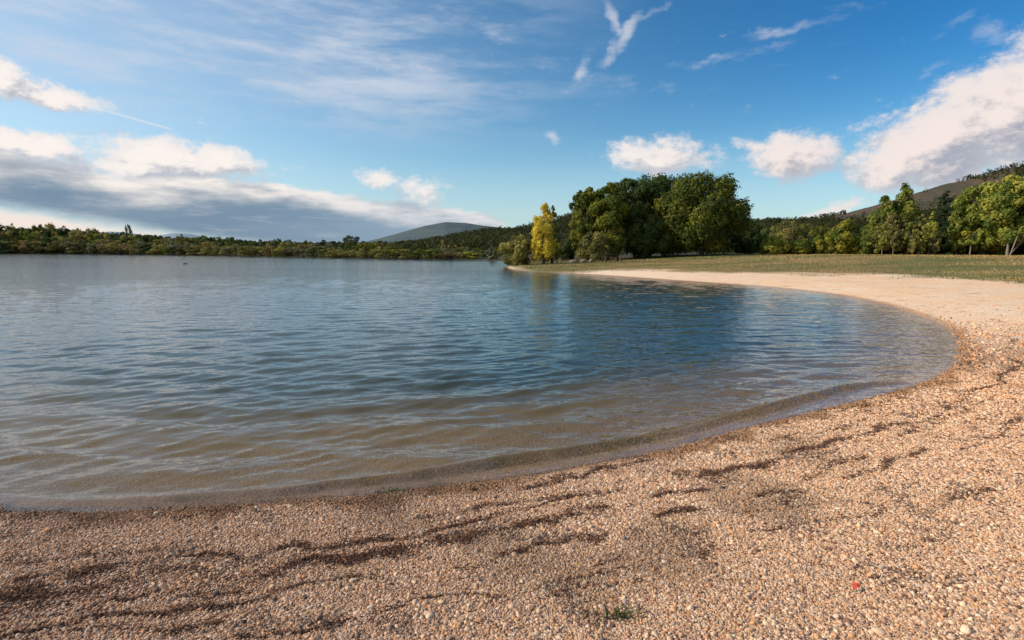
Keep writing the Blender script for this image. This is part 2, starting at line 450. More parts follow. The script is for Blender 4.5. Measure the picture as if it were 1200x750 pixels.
# ------------------------------------------------------------------ pebbles (uncountable gravel, instanced by geometry nodes)
def ring_pts(r0, r1, sp, a0=-52, a1=52):
    n = int((r1*r1-r0*r0)*rad(a1-a0)/2/(sp*sp))
    # jittered grid
    gx = np.arange(-r1, r1, sp); gy = np.arange(0, r1, sp)
    X, Y = np.meshgrid(gx, gy); X = X.ravel()+RNG.uniform(-.42, .42, X.size)*sp; Y = Y.ravel()+RNG.uniform(-.42, .42, Y.size)*sp
    R = np.hypot(X, Y); Az = np.degrees(np.arctan2(X, Y))
    k = (R >= r0) & (R < r1) & (Az > a0) & (Az < a1)
    return np.stack([X[k], Y[k]], 1)
PTS = []; SZ = []
for r0, r1, sp, sz in ((1.5, 2.6, .0074, .0050), (2.6, 4.0, .0088, .0057), (4.0, 6, .0125, .0078), (6, 9.5, .021, .0105), (9.5, 20, .050, .0155)):
    p = ring_pts(r0, r1, sp)
    PTS.append(p); SZ.append(np.full(len(p), sz))
p = ring_pts(1.5, 5.0, .035); PTS.append(p); SZ.append(np.full(len(p), .0088))
PT = np.vstack(PTS); SZ = np.concatenate(SZ)
dd, ss = shore(PT); k = (dd > -1.7) & (RNG.random(len(dd)) < sstep(-1.3, -.1, dd))
PT = PT[k]; SZ = SZ[k]; dd = dd[k]
k = meadow(PT) < .4; PT = PT[k]; SZ = SZ[k]; dd = dd[k]
deb = debris(PT)
rP = np.hypot(*PT.T); k = (RNG.random(len(PT)) > deb*.25) & (RNG.random(len(PT)) > .97*sstep(8.5, 19, rP)**.6); PT = PT[k]; SZ = SZ[k]; dd = dd[k]; deb = deb[k]
zz = height(PT, dd, np.full(len(PT), -9.))
n = len(PT); print('pebbles', n); ss_k = shore(PT)[1]
x, y = PT.T
u = RNG.random(n); v = RNG.random(n); w = RNG.random(n)
pal = np.array([[.64,.48,.35],[.56,.38,.25],[.74,.58,.43],[.62,.36,.20],[.44,.29,.20],[.30,.23,.19],[.50,.40,.33],[.80,.68,.54],[.26,.14,.09],[.09,.075,.07],[.62,.42,.17]])
pr = np.array([.22,.20,.14,.14,.11,.06,.07,.03,.04,.02,.01]); pr /= pr.sum()
col = pal[RNG.choice(len(pal), n, p=pr)]*(.8+.35*v[:, None])*np.array([1.03,.975,.90])
warm = fbm(x*.7, y*.7, 61); lf = sstep(3.5, -3.5, x-.0*y)   # duller, damper stones towards the left
col = col*(1-lf[:, None]*np.array([.26,.33,.34]))
col = col*np.where(x[:, None] > 0, 1+np.clip(x/9, 0, 1)[:, None]*np.array([.14,.0,-.10]), 1)
dark = sstep(.55, .72, fbm(x*1.3, y*1.3, 63, 5))*.30
col = col*(1-dark[:, None])
patch = sstep(.62, .74, fbm(x*4.2, y*4.2, 66, 3))*(w < .5)
col = np.where(patch[:, None] > .5, col*np.array([.42,.42,.45]), col)
wet = sstep(.30, .08, dd+(fbm(x*4, y*4, 64)-.5)*.5)*sstep(-.08, .03, dd)
orange = sstep(2.5, 6.5, x)
wc = col*np.array([.42,.34,.24])*(1-orange[:, None])+orange[:, None]*(col*.35+np.array([.17,.075,.02]))
col = col*(1-wet[:, None]*.85)+wc*wet[:, None]*.85
uw = sstep(.02, -.5, dd)[:, None]
col = col*(1-uw*.5)+np.array([.30,.23,.17])*uw*.5
dk = np.where(deb*1.15 > RNG.random(n), .88, deb*.15)[:, None]
col = col*(1-dk)+np.array([.10,.045,.026])*dk
rot = RNG.normal(0, .35, (n, 3)); rot[:, 2] = RNG.uniform(0, 6.28, n)
band = .78+.5*fbm(ss_k*.5, dd*1.6, 88, 3)
sc = (SZ*band)[:, None]*np.exp(RNG.normal(0, .27, (n, 1)))*np.where(RNG.random((n, 1)) < .002, 1.7, 1)*np.stack([RNG.uniform(.9, 1.3, n), RNG.uniform(.7, 1.0, n), RNG.uniform(.5, .8, n)], 1)
zz = zz+SZ*RNG.uniform(-.1, .55, n)+deb*.007*RNG.random(n)
me = bpy.data.meshes.new('pebbles'); me.vertices.add(n)
me.vertices.foreach_set('co', np.column_stack([PT, zz]).astype(np.float32).ravel())
for nm, a in (('col', col), ('rot', rot), ('scl', sc)):
    at = me.attributes.new(nm, 'FLOAT_VECTOR', 'POINT'); at.data.foreach_set('vector', np.clip(a, -10, 10).astype(np.float32).ravel())
mp, nt, b = material('pebble_stone')
c = nt.attr('col', 'INSTANCER').outputs['Color']
tcn = nt.noise(nt.pos(), 260, 2, .6).outputs[0]
nt.put(b.inputs['Base Color'], nt.mix(1.0, c, nt.mix(tcn, (.72,.7,.68), (1.2,1.2,1.2)), 'MULTIPLY')); b.inputs['Roughness'].default_value = .68
me.materials.append(mp)
o = bpy.data.objects.new('pebbles', me); C.objects.link(o)
tag(o, 'loose cream, tan and pinkish pebbles covering the near beach', 'gravel', kind='stuff')
gt = bpy.data.node_groups.new('scatter_pebbles', 'GeometryNodeTree')
gt.interface.new_socket('Geometry', in_out='INPUT', socket_type='NodeSocketGeometry')
gt.interface.new_socket('Geometry', in_out='OUTPUT', socket_type='NodeSocketGeometry')
gi = gt.nodes.new('NodeGroupInput'); go = gt.nodes.new('NodeGroupOutput')
iop = gt.nodes.new('GeometryNodeInstanceOnPoints')
m2p = gt.nodes.new('GeometryNodeMeshToPoints'); gt.links.new(gi.outputs[0], m2p.inputs['Mesh'])
ico = gt.nodes.new('GeometryNodeMeshIcoSphere'); ico.inputs['Radius'].default_value = 1.0; ico.inputs['Subdivisions'].default_value = 2
spn = gt.nodes.new('GeometryNodeSetPosition'); nz = gt.nodes.new('ShaderNodeTexNoise'); nz.inputs['Scale'].default_value = 1.1; nz.inputs['Detail'].default_value = 1
vs = gt.nodes.new('ShaderNodeVectorMath'); vs.operation = 'SUBTRACT'; vs.inputs[1].default_value = (.5, .5, .5)
vsc = gt.nodes.new('ShaderNodeVectorMath'); vsc.operation = 'SCALE'; vsc.inputs['Scale'].default_value = .95
gt.links.new(ico.outputs['Mesh'], spn.inputs['Geometry']); gt.links.new(nz.outputs['Color'], vs.inputs[0]); gt.links.new(vs.outputs[0], vsc.inputs[0]); gt.links.new(vsc.outputs[0], spn.inputs['Offset'])
ssm = gt.nodes.new('GeometryNodeSetShadeSmooth'); gt.links.new(spn.outputs[0], ssm.inputs[0])
sm = gt.nodes.new('GeometryNodeSetMaterial'); sm.inputs['Material'].default_value = mp
gt.links.new(ssm.outputs[0], sm.inputs['Geometry'])
gt.links.new(m2p.outputs[0], iop.inputs['Points']); gt.links.new(sm.outputs[0], iop.inputs['Instance'])
for nm, sk in (('rot', 'Rotation'), ('scl', 'Scale')):
    na_ = gt.nodes.new('GeometryNodeInputNamedAttribute'); na_.data_type = 'FLOAT_VECTOR'; na_.inputs['Name'].default_value = nm
    gt.links.new(na_.outputs[0], iop.inputs[sk])
gt.links.new(iop.outputs[0], go.inputs[0])
md_ = o.modifiers.new('scatter', 'NODES'); md_.node_group = gt

# ------------------------------------------------------------------ plant litter: thin curled fibres lying along the wrack lines
cand = np.vstack([ring_pts(1.2, 5, .016), ring_pts(5, 13, .035)])
dg = debris(cand); kk = (RNG.random(len(cand)) < dg*.95) & (dg > .12); cand = cand[kk]
ext = ring_pts(1.2, 7, .11); dE, _ = shore(ext); ext = ext[(dE > .03)]; 
dW, _ = shore(ring_pts(2.5, 9, .045)); wl = ring_pts(2.5, 9, .045); dW, _ = shore(wl); wl = wl[(dW > .02) & (dW < .16+.14*fbm(wl[:, 0]*2, wl[:, 1]*2, 8)) & (RNG.random(len(wl)) < .6)]
cand = np.vstack([cand, ext, wl])
dz, sz_, = shore(cand); zc = height(cand, dz, np.full(len(cand), -9.))
n = len(cand); print('litter', n)
L = RNG.uniform(.006, .022, n)*(1+.5*(np.hypot(*cand.T) > 5)); Wd = RNG.uniform(.0006, .0020, n)*(1+.8*(np.hypot(*cand.T) > 5))
th = RNG.normal(.35, .9, n); cx, cy = np.cos(th), np.sin(th)
cv = RNG.normal(0, .35, n)
long_ = RNG.random(n) < .05; L = np.where(long_, L*2.4, L); Wd = np.where(long_, Wd*1.5, Wd)
rz = RNG.random(n); dcd = debris(cand)
VV = []
for t in (-1, 0, 1):
    for sgn in (-1, 1):
        X = cand[:, 0]+cx*L*t-cy*(cv*L*t*t)+(-cy)*Wd*sgn
        Y = cand[:, 1]+cy*L*t+cx*(cv*L*t*t)+cx*Wd*sgn
        Z = zc+.012+rz*(.006+.016*dcd)+(t != 0)*RNG.uniform(-.006, .006, n)+sgn*RNG.uniform(-1, 1, n)*.0008
        VV.append(np.stack([X, Y, Z], 1))
VV = np.stack(VV, 1)
i6 = np.arange(n)[:, None]*6
FF = np.vstack([i6+np.array([[0, 1, 3, 2]]), i6+np.array([[2, 3, 5, 4]])])
tn = np.repeat(RNG.random(n), 6)
ml, nt, b = material('dry_litter')
nt.put(b.inputs['Base Color'], nt.mix(nt.attr('tint').outputs['Fac'], (.035, .017, .010), (.20, .088, .042)))
tag(link('plant_litter', mesh_from('plant_litter', VV.reshape(-1, 3), FF, {'tint': tn}), ml), 'dark reddish brown plant litter washed up in wavy lines on the gravel', 'litter', kind='stuff')

# ------------------------------------------------------------------ meadow grass
gp = np.vstack([ring_pts(14, 34, .075, 0, 56), ring_pts(26, 75, .17, -6, 56)])
md = meadow(gp); dsh, _ = shore(gp); gk, _ = kindmask(gp, dsh, md)
dens = gk*(.25+.9*fbm(gp[:, 0]*.6, gp[:, 1]*.6, 71))
k = (RNG.random(len(gp)) < dens) & (dsh > .6); gp = gp[k]; md = md[k]; dsh = dsh[k]
zg = height(gp, dsh, md); n = len(gp); print('grass', n)
th = RNG.uniform(0, PI, n); hw = RNG.uniform(.007, .018, n)*(1+np.hypot(*gp.T)/40); hh = RNG.uniform(.025, .09, n)*(.6+.8*fbm(gp[:, 0]*.3, gp[:, 1]*.3, 75))
lx = RNG.normal(0, .03, n); ly = RNG.normal(0, .03, n)
a_ = np.stack([gp[:, 0]-np.cos(th)*hw, gp[:, 1]-np.sin(th)*hw, zg-.01], 1)
b_ = np.stack([gp[:, 0]+np.cos(th)*hw, gp[:, 1]+np.sin(th)*hw, zg-.01], 1)
c_ = np.stack([gp[:, 0]+lx, gp[:, 1]+ly, zg+hh], 1)
GV = np.stack([a_, b_, c_], 1).reshape(-1, 3); GF = np.arange(3*n).reshape(-1, 3)
dry = sstep(.46, .62, fbm(gp[:, 0]*.16, gp[:, 1]*.35, 81)-.10*sstep(12, 26, gp[:, 0])*sstep(36, 24, gp[:, 1])+.25*sstep(24, 38, dsh)+RNG.normal(0, .05, n))
mgm, nt, b = material('meadow_grass')
nt.put(b.inputs['Base Color'], nt.mix(nt.attr('dry').outputs['Fac'], (.10, .13, .030), (.38, .27, .10)))
tag(link('meadow_grass', mesh_from('meadow_grass', GV, GF, {'dry': np.repeat(dry, 3)}), mgm), 'short patchy green and straw-coloured grass behind the beach', 'grass', kind='stuff')

# ------------------------------------------------------------------ trees
def tube(P, R, k=6):
    P = np.array(P, float); R = np.array(R, float); n = len(P)
    V = []
    for i in range(n):
        t = P[min(i+1, n-1)]-P[max(i-1, 0)]; t /= np.linalg.norm(t)+1e-9
        a = np.cross(t, [0.31, .95, .05]); a /= np.linalg.norm(a)+1e-9; b2 = np.cross(t, a)
        for j in range(k):
            q = 2*PI*j/k; V.append(P[i]+R[i]*(a*math.cos(q)+b2*math.sin(q)))
    Fc = [[i*k+j, i*k+(j+1) % k, (i+1)*k+(j+1) % k, (i+1)*k+j] for i in range(n-1) for j in range(k)]
    return np.array(V), np.array(Fc)
def join(parts):
    V = []; Fc = []; o = 0
    for v, f in parts: V.append(v); Fc.append(f+o); o += len(v)
    return np.vstack(V), np.vstack(Fc)

PROFILE = {
 'broad':  lambda t: np.sqrt(np.clip(1-((t-.45)/.56)**2, 0, 1))**.9,
 'bush':   lambda t: np.sqrt(np.clip(1-((t-.35)/.66)**2, 0, 1)),
 'poplar': lambda t: np.clip(np.sin(np.clip(t*.93+.07, 0, 1)**.62*PI), 0, 1)**.62*(1-.15*t),
 'cone':   lambda t: np.clip(1.08-t, 0, 1)**.75*np.clip(t*6, 0, 1),
 'airy':   lambda t: np.sqrt(np.clip(1-((t-.5)/.52)**2, 0, 1))*(.75+.25*np.sin(t*9)),
}
def crown(kind, H, W, z0, nl, leaf, nlobe, seed, lean=0.0, vert=1.0, shell=.45):
    """leaf-sized faces massed in lobes through the crown's volume; H crown height, W width, z0 crown bottom"""
    rs = np.random.default_rng(seed)
    pf = PROFILE[kind]
    # lobes
    t = rs.random(nlobe*6)*(.88 if kind in ('bush', 'broad', 'airy') else 1.0); ang = rs.uniform(0, 2*PI, nlobe*6)
    rr_ = pf(t)*W/2
    keep = rs.random(nlobe*6) < (rr_/(W/2))**1.0+.05
    t, ang, rr_ = t[keep][:nlobe], ang[keep][:nlobe], rr_[keep][:nlobe]
    m = len(t)
    lr = W*rs.uniform(.10, .21, m)*(.6+.5*rr_/(W/2))
    rad_ = np.clip(rr_*rs.uniform(shell, 1.02, m)-lr*.35, 0, None)*(1+rs.normal(0, .05, m))
    lc = np.stack([np.cos(ang)*rad_+lean*t*H, np.sin(ang)*rad_, z0+lr*.4+t*(H-lr*1.1)], 1)
    lt = rs.normal(0, 1, m)
    pw = lr**2; which = rs.choice(m, nl, p=pw/pw.sum())
    dv = rs.normal(0, 1, (nl, 3)); dv /= np.linalg.norm(dv, axis=1)[:, None]
    cen_ = np.array([0, 0, z0+H*.42])
    out = lc[which]-cen_; out /= np.linalg.norm(out, axis=1)[:, None]+1e-6
    dv = dv+out*.55+np.array([0, 0, .25]); dv /= np.linalg.norm(dv, axis=1)[:, None]
    # sub-clumping of leaves on the lobe surface
    bump = .78+.34*np.sin(dv[:, 0]*7+which)*np.sin(dv[:, 1]*6+which*2.1)*np.sin(dv[:, 2]*7+which*.7)
    rad2 = lr[which]*bump*(1-.35*rs.random(nl)**2.2)
    stray = rs.random(nl) < .05; rad2 = np.where(stray, rad2*rs.uniform(1.0, 1.35, nl), rad2)
    pc = lc[which]+dv*rad2[:, None]*np.array([1, 1, vert*.85])
    nrm = dv*1.0+rs.normal(0, .36, (nl, 3)); nrm /= np.linalg.norm(nrm, axis=1)[:, None]
    a = np.cross(nrm, rs.normal(0, 1, (nl, 3))); a /= np.linalg.norm(a, axis=1)[:, None]; b2 = np.cross(nrm, a)
    sz = leaf*rs.uniform(.55, 1.3, nl)[:, None]
    top_ = np.percentile(pc[:, 2], 99.6); k_ = (pc[:, 2]-z0)/(top_-z0)
    cxy = np.stack([lean*k_*H, k_*0], 1); rdd = np.hypot(pc[:, 0]-cxy[:, 0], pc[:, 1]); sc_ = (W/2)/np.percentile(rdd, 97)
    pc = np.stack([cxy[:, 0]+(pc[:, 0]-cxy[:, 0])*sc_, pc[:, 1]*sc_, z0+(pc[:, 2]-z0)*(H-leaf*.5)/(top_-z0)], 1)
    lc = np.stack([lc[:, 0]*sc_, lc[:, 1]*sc_, z0+(lc[:, 2]-z0)*H/(top_-z0)], 1)
    V = np.stack([pc-a*sz, pc-b2*sz*.6, pc+a*sz, pc+b2*sz*.6], 1).reshape(-1, 3)
    Fc = np.arange(nl*4).reshape(-1, 4)
    tint = np.clip(.5+.2*lt[which]+rs.normal(0, .16, nl), 0, 1)
    return V, Fc, np.repeat(tint, 4), lc, lr

def leaf_mat(name, c1, c2, c3=None, trans=.28):
    m, nt, b = material(name)
    t = nt.attr('tint').outputs['Fac']
    oi = nt.new('ShaderNodeObjectInfo')
    c = nt.mix(t, c1, c2)
    if c3:
        c = nt.mix(nt.ramp(nt.math('ADD', nt.math('MULTIPLY', t, .55), nt.noise(nt.pos(), .22, 3, .6).outputs[0]), .72, .98), c, c3)
    c = nt.mix(1.0, c, nt.mix(oi.outputs['Random'], (.72, .74, .7), (1.22, 1.16, 1.1)), 'MULTIPLY')
    nt.put(b.inputs['Base Color'], c); b.inputs['Roughness'].default_value = .7; b.inputs['Specular IOR Level'].default_value = .15
    tl = nt.new('ShaderNodeBsdfTranslucent'); nt.put(tl.inputs['Color'], nt.mix(1.0, c, (1.25, 1.3, .6), 'MULTIPLY'))
    mx = nt.new('ShaderNodeMixShader'); mx.inputs[0].default_value = trans
    nt.l.new(b.outputs[0], mx.inputs[1]); nt.l.new(tl.outputs[0], mx.inputs[2]); nt.l.new(mx.outputs[0], nt.n['Material Output'].inputs['Surface'])
    return m
ML = {
 'oak':    leaf_mat('foliage_oak', (.035,.06,.012), (.125,.16,.028), (.21,.20,.03)),
 'oakd':   leaf_mat('foliage_dark', (.026,.048,.014), (.09,.13,.03)),
 'lime':   leaf_mat('foliage_lime', (.07,.11,.018), (.22,.26,.035), (.33,.30,.04)),
 'yellow': leaf_mat('foliage_yellow', (.46,.34,.04), (.82,.64,.10), (.70,.64,.12), .38),
 'olive':  leaf_mat('foliage_olive', (.075,.085,.03), (.22,.22,.07), (.32,.27,.09)),
 'willow': leaf_mat('foliage_willow', (.10,.11,.035), (.24,.24,.075), (.34,.30,.09)),
 'grey':   leaf_mat('foliage_grey_green', (.09,.10,.06), (.22,.23,.14)),
 'brown':  leaf_mat('foliage_brown', (.11,.085,.05), (.24,.18,.10), (.32,.23,.10)),
 'pop':    leaf_mat('foliage_poplar', (.065,.105,.022), (.22,.27,.045), (.31,.31,.06)),
 'orange': leaf_mat('foliage_orange', (.28,.13,.03), (.50,.28,.05)),
 'hillf':  leaf_mat('foliage_hill_forest', (.018,.030,.014), (.055,.072,.025), (.10,.095,.03)),
 'hazef':  leaf_mat('foliage_haze_tinted', (.060,.090,.10), (.085,.12,.12)),  # leaf colours carry a painted haze tint
 'pine':   leaf_mat('foliage_pine', (.012,.024,.012), (.035,.055,.022)),
}
bark = flat('bark_brown', (.085, .062, .045)); bark_pale = flat('bark_pale', (.22, .18, .135)); bark_tan = flat('bark_tan', (.17, .125, .085))

def tree(name, label, cat, px, Y, top, wpx, kind, mat, nl=9000, leaf=.13, nlobe=46, bare=.12, group=None, seed=None, pale=False,
         lean=0.0, vert=1.0, base=None, trunk_r=None, shell=.45, forks=0, single=False):
    """px: pixel column of the trunk, Y: distance down the view, top: pixel row of the tip, wpx: crown width in pixels of the photo"""
    p0 = at_depth(px, 300, Y); x0, y0 = p0[0], p0[1]
    zb = gz(x0, y0) if base is None else base
    ztop = at_depth(px, top, Y)[2]; H = ztop-zb; W = wpx*Y/F_PX*1.0
    nlobe = int(nlobe*1.25)
    sd = seed if seed is not None else int(px*7+top*13+Y)
    z0 = H*bare
    V, Fc, ti, lc, lr = crown(kind, H-z0, W, z0, nl, leaf, nlobe, sd, lean, vert, shell)
    rs = np.random.default_rng(sd+1)
    tr_ = trunk_r or max(.05, H*.022)
    mid = [lean*(H*.35), 0, H*.4]
    parts = [tube([[0, 0, -.15], [rs.normal(0, .03), 0, H*.12], mid, [lean*H*.7, rs.normal(0, .1), H*.72]], [tr_*1.35, tr_, tr_*.7, tr_*.2], 8)]
    k = min(len(lc), 12)
    for i in np.argsort(-lr)[:k]:
        st = np.array([lean*H*.3, 0, min(max(z0*.9, lc[i][2]*.45), H*.6)])
        mdp = (st+lc[i])/2+np.array([0, 0, H*.02])
        parts.append(tube([st, mdp, lc[i]], [tr_*.42, tr_*.27, tr_*.08], 5))
    for i in range(forks):     # visible bare limbs under and inside the crown
        a = rs.uniform(-1, 1)
        parts.append(tube([[0, -W*.1, H*.05], [a*W*.12, -W*.30, H*.28], [a*W*.22, -W*.42, H*.52], [a*W*.30, -W*.5, H*.6]], [tr_*.3, tr_*.25, tr_*.2, tr_*.1], 6))
    tv, tf = join(parts)
    root = empty(name, (x0, y0, zb))
    link('crown', mesh_from('crown', V, Fc, {'tint': ti}), ML[mat], root)
    link('trunk', mesh_from('trunk', tv, tf, None, True), (bark_tan if trunk_r and trunk_r < .06 else bark_pale) if pale else bark, root)
    tag(root, label, cat, group)
    return root

# --- the central clump of big trees
GC = None
tree('broadleaf_tree', 'leafy mid green tree at the left end of the big dark clump', 'tree', 689, 66, 221, 44, 'broad', 'oak', 26000, .15, 60, .04, seed=3)
tree('broadleaf_tree', 'sunlit yellow-green tree, second from the left in the big clump', 'tree', 713, 63, 216, 48, 'broad', 'lime', 28000, .14, 62, .05, seed=14)
tree('broadleaf_tree', 'dark green tree with a pointed top between yellow-green tree and widest oak', 'tree', 744, 68, 210, 66, 'broad', 'oakd', 34000, .15, 80, .03, seed=5)
tree('broadleaf_tree', 'tall dark tree behind the others in the middle of the big clump', 'tree', 778, 73, 206, 88, 'broad', 'oakd', 42000, .16, 90, .03, seed=26)
tree('oak_tree', 'widest rounded oak with olive highlights at the right of the clump', 'tree', 822, 62, 206, 96, 'broad', 'oak', 56000, .14, 84, .05, seed=7, shell=.6)
tree('broadleaf_tree', 'low dark tree tucked under right edge of the widest oak', 'tree', 872, 70, 252, 38, 'bush', 'oakd', 14000, .15, 40, .02, seed=8)
tree('broadleaf_tree', 'deep green low tree in shade under the middle of the clump', 'tree', 762, 64, 252, 60, 'bush', 'oakd', 16000, .14, 46, .02, seed=10)
tree('shrub', 'dull olive shrub at the foot of the leftmost clump tree', 'shrub', 697, 61, 272, 40, 'bush', 'olive', 9000, .12, 30, .02, seed=11)
# --- the yellow poplars and shrubs on the spit
tree('poplar_tree', 'bright yellow autumn poplar on the grassy spit', 'tree', 637, 54, 239, 32, 'poplar', 'yellow', 9000, .10, 60, .10, seed=12, vert=1.9)
tree('poplar_tree', 'olive-grey poplar close behind right of the yellow one', 'tree', 647, 55.5, 241, 18, 'poplar', 'olive', 5200, .09, 34, .08, seed=13, vert=1.9)
tree('sapling', 'thin yellow-green sapling at the right foot of the yellow poplar', 'sapling', 653, 53.5, 280, 9, 'poplar', 'lime', 900, .07, 14, .1, seed=15, vert=1.5)
tree('shrub', 'rounded olive willow shrub at the water end of the spit', 'shrub', 606, 55, 276, 40, 'bush', 'willow', 11000, .10, 40, .02, seed=16)
tree('shrub', 'small orange-tinged shrub at left edge of the olive willow shrub', 'shrub', 598, 57, 290, 12, 'bush', 'orange', 1500, .09, 18, .0, seed=17)
tree('shrub', 'small grey-green shrub by the sandy notch left of the spit', 'shrub', 577, next(Y_ for Y_ in range(80, 190) if ground([at_depth(577, 300, Y_)[:2]])[1][0] > 1.5), 290, 13, 'bush', 'grey', 1400, .16, 16, .0, seed=18)
tree('shrub', 'dark shrub in the gap between yellow poplar and the big clump', 'shrub', 664, 70, 281, 26, 'bush', 'oakd', 5000, .12, 26, .02, seed=19)
tree('shrub', 'brownish shrub behind the foot of the yellow poplar', 'shrub', 628, 74, 288, 24, 'bush', 'brown', 3000, .12, 20, .02, seed=20)

# --- right-hand wood behind the meadow
R_ = [
 # label, kind-name, cat, px, Y, top, w, kind, mat, nl, nlobe, bare, kw
 ('pale lime willow shrub nearest the dark clump at the meadow edge','willow_shrub','shrub',904,58,277,32,'bush','lime',7000,34,.02,{}),
 ('olive-green bushy tree rising behind the pale willow shrubs','broadleaf_tree','tree',925,84,259,46,'broad','olive',8000,40,.03,{}),
 ('bright lime shrub, second willow from the dark clump','willow_shrub','shrub',936,57.5,281,34,'bush','lime',7000,34,.02,{}),
 ('yellow-lime leafy shrub between the lime willow and the leaning willow','willow_shrub','shrub',963,57,277,26,'bush','lime',5500,30,.02,{}),
 ('tall pale green willow with a tip swept to the right','willow_tree','tree',985,57,257,32,'poplar','lime',9000,44,.03,{'vert':1.3,'lean':.10}),
 ('grey-green shrub right of the swept willow','shrub','shrub',1008,62,272,26,'bush','grey',5000,26,.02,{}),
 ('olive poplar with a rounded top at left of tall poplar group','poplar_tree','tree',1031,60,230,36,'poplar','pop',14000,60,.08,{'vert':1.5}),
 ('tallest dense green poplar of the meadow edge','poplar_tree','tree',1052,60,217,40,'poplar','pop',18000,74,.08,{'vert':1.6}),
 ('short leafy olive poplar in front of the tallest one','poplar_tree','tree',1042,54,250,40,'poplar','olive',9000,50,.12,{'vert':1.3}),
 ('slim yellow-brown poplar right of the tallest one','poplar_tree','tree',1074,53,246,18,'poplar','olive',4500,30,.14,{'vert':1.7,'pale':True,'trunk_r':.05}),
 ('slim pale green poplar with pale trunk left of dark conifer','poplar_tree','tree',1088,52,248,16,'poplar','pop',4500,30,.15,{'vert':1.7,'pale':True,'trunk_r':.05}),
 ('dark narrow conifer standing between two poplar groups','conifer','tree',1101,58,224,28,'cone','pine',8000,50,.03,{}),
 ('columnar green poplar right of the dark conifer','poplar_tree','tree',1120,52,233,20,'poplar','pop',7500,44,.06,{'vert':1.8}),
 ('low dark green shrub under the columnar poplar','shrub','shrub',1106,55,266,34,'bush','oakd',7000,30,.02,{}),
 ('broad light green tree left of the pale forked tree','broadleaf_tree','tree',1148,52,214,54,'broad','pop',22000,64,.08,{}),
 ('large olive tree with pale forked limbs near the right edge','broadleaf_tree','tree',1180,47,207,62,'broad','pop',26000,70,.16,{'pale':True,'forks':4,'trunk_r':.10}),
 ('big green tree beyond the right edge of the meadow','broadleaf_tree','tree',1222,48,204,66,'broad','oak',22000,60,.08,{}),
 ('deep shade understorey tree below the pale forked tree','broadleaf_tree','tree',1165,57,245,70,'bush','oakd',14000,40,.02,{}),
 ('dark understorey shrub at the far right meadow edge','shrub','shrub',1204,54,250,60,'bush','oakd',12000,40,.02,{}),
 ('tree with round olive crown just outside right of the meadow','broadleaf_tree','tree',1275,46,215,80,'broad','pop',16000,50,.08,{}),
]
for i, (lab, nm, ct, px, Y, top, w, kd, mt, nl, nb, ba, kw) in enumerate(R_):
    tree(nm, lab, ct, px, Y, top, w, kd, mt, nl, .125, nb, ba, seed=100+i, **kw)
for i, (px, Y, top, w, mt, lab) in enumerate([
 (1020,55,276,26,'pop','green shrub at the foot of the round-topped left poplar'), (1040,56,270,30,'oakd','dark shrub behind the short olive poplar'),
 (1058,54,277,24,'olive','olive shrub under the tallest poplar'), (1078,54,272,26,'pop','leafy green shrub under the slim yellow-brown poplar'),
 (1128,54,268,28,'oakd','dark shrub between the columnar poplar and young pale-stemmed tree'), (1150,53,272,34,'pop','green shrub under the broad light green tree'),
 (950,60,284,24,'pop','low green shrub tucked between the two lime willows'), (1000,60,280,24,'olive','low olive shrub right of the swept willow')]):
    tree('shrub', lab, 'shrub', px, Y, top, w, 'bush', mt, 5000, .11, 24, .0, seed=400+i)
# small young trees on the grass in front
def young(label, px, Y, top, wpx, lean, crown_h, mat='lime'):
    p0 = at_depth(px, 300, Y); zb = gz(p0[0], p0[1]); H = at_depth(px, top, Y)[2]-zb; W = wpx*Y/F_PX
    V, Fc, ti, lc, lr = crown('airy', H*crown_h, W, H*(1-crown_h), 900, .07, 14, int(px))
    V[:, 0] += lean*H*.8
    root = empty('sapling', (p0[0], p0[1], zb))
    link('crown', mesh_from('crown', V, Fc, {'tint': ti}), ML[mat], root)
    tv, tf = tube([[0, 0, -.1], [lean*H*.45, 0, H*.5], [lean*H*.9, 0, H*.92]], [.055, .045, .015], 6)
    link('trunk', mesh_from('trunk', tv, tf, None, True), bark_pale, root)
    tag(root, label, 'sapling')
young('young tree with small yellow-green crown on a pale straight stem', 1136, 46, 270, 20, .04, .62)
young('pale bare-stemmed young tree leaning right near the right edge', 1183, 42, 264, 12, .30, .35, 'pop')

# thin pale trunks at the edge of the poplar group
for i, (px, Y, top) in enumerate([(1033,52,262),(1046,51,258),(1063,52,260),(1069,50.5,268),(1080,51,255),(1094,50.5,270)]):
    tree('young_poplar', ['young poplar with pale bare lower stem at meadow edge'][0], 'tree', px, Y, top, 11, 'poplar', ['pop','olive'][i % 2], 2200, .09, 20, .14,
         group='young poplars with bare pale stems along the poplar group', seed=300+i, pale=True, vert=1.6, trunk_r=.042)

# --- repeated small trees: prototypes and copies
def proto_mesh(name, kind, mat, seed, nl, nlobe, leaf, W=1.0, H=1.0, vert=1.0):
    V, Fc, ti, lc, lr = crown(kind, H*.97, W, H*.03, nl, leaf, nlobe, seed, 0, vert)
    tv, tf = tube([[0, 0, -.05], [0, 0, .4*H], [0, 0, .8*H]], [.035, .025, .008], 5)
    me = mesh_from(name, np.vstack([V, tv]), np.vstack([Fc, tf+len(V)]), {'tint': np.concatenate([ti, np.zeros(len(tv))])})
    me.materials.append(ML[mat]); return me
KIND = {
 'olive': ('rounded_tree', 'rounded olive green scrub tree'), 'brown': ('autumn_tree', 'brownish autumn scrub tree'),
 'grey': ('willow_tree', 'pale grey-green willow scrub tree'), 'oakd': ('dark_tree', 'dense dark green tree'),
 'lime': ('willow_tree', 'bright yellow-green willow'), 'oak': ('broadleaf_tree', 'full-crowned mid green tree'), 'pine': ('pine_tree', 'dark pointed pine'),
}
protos = {}
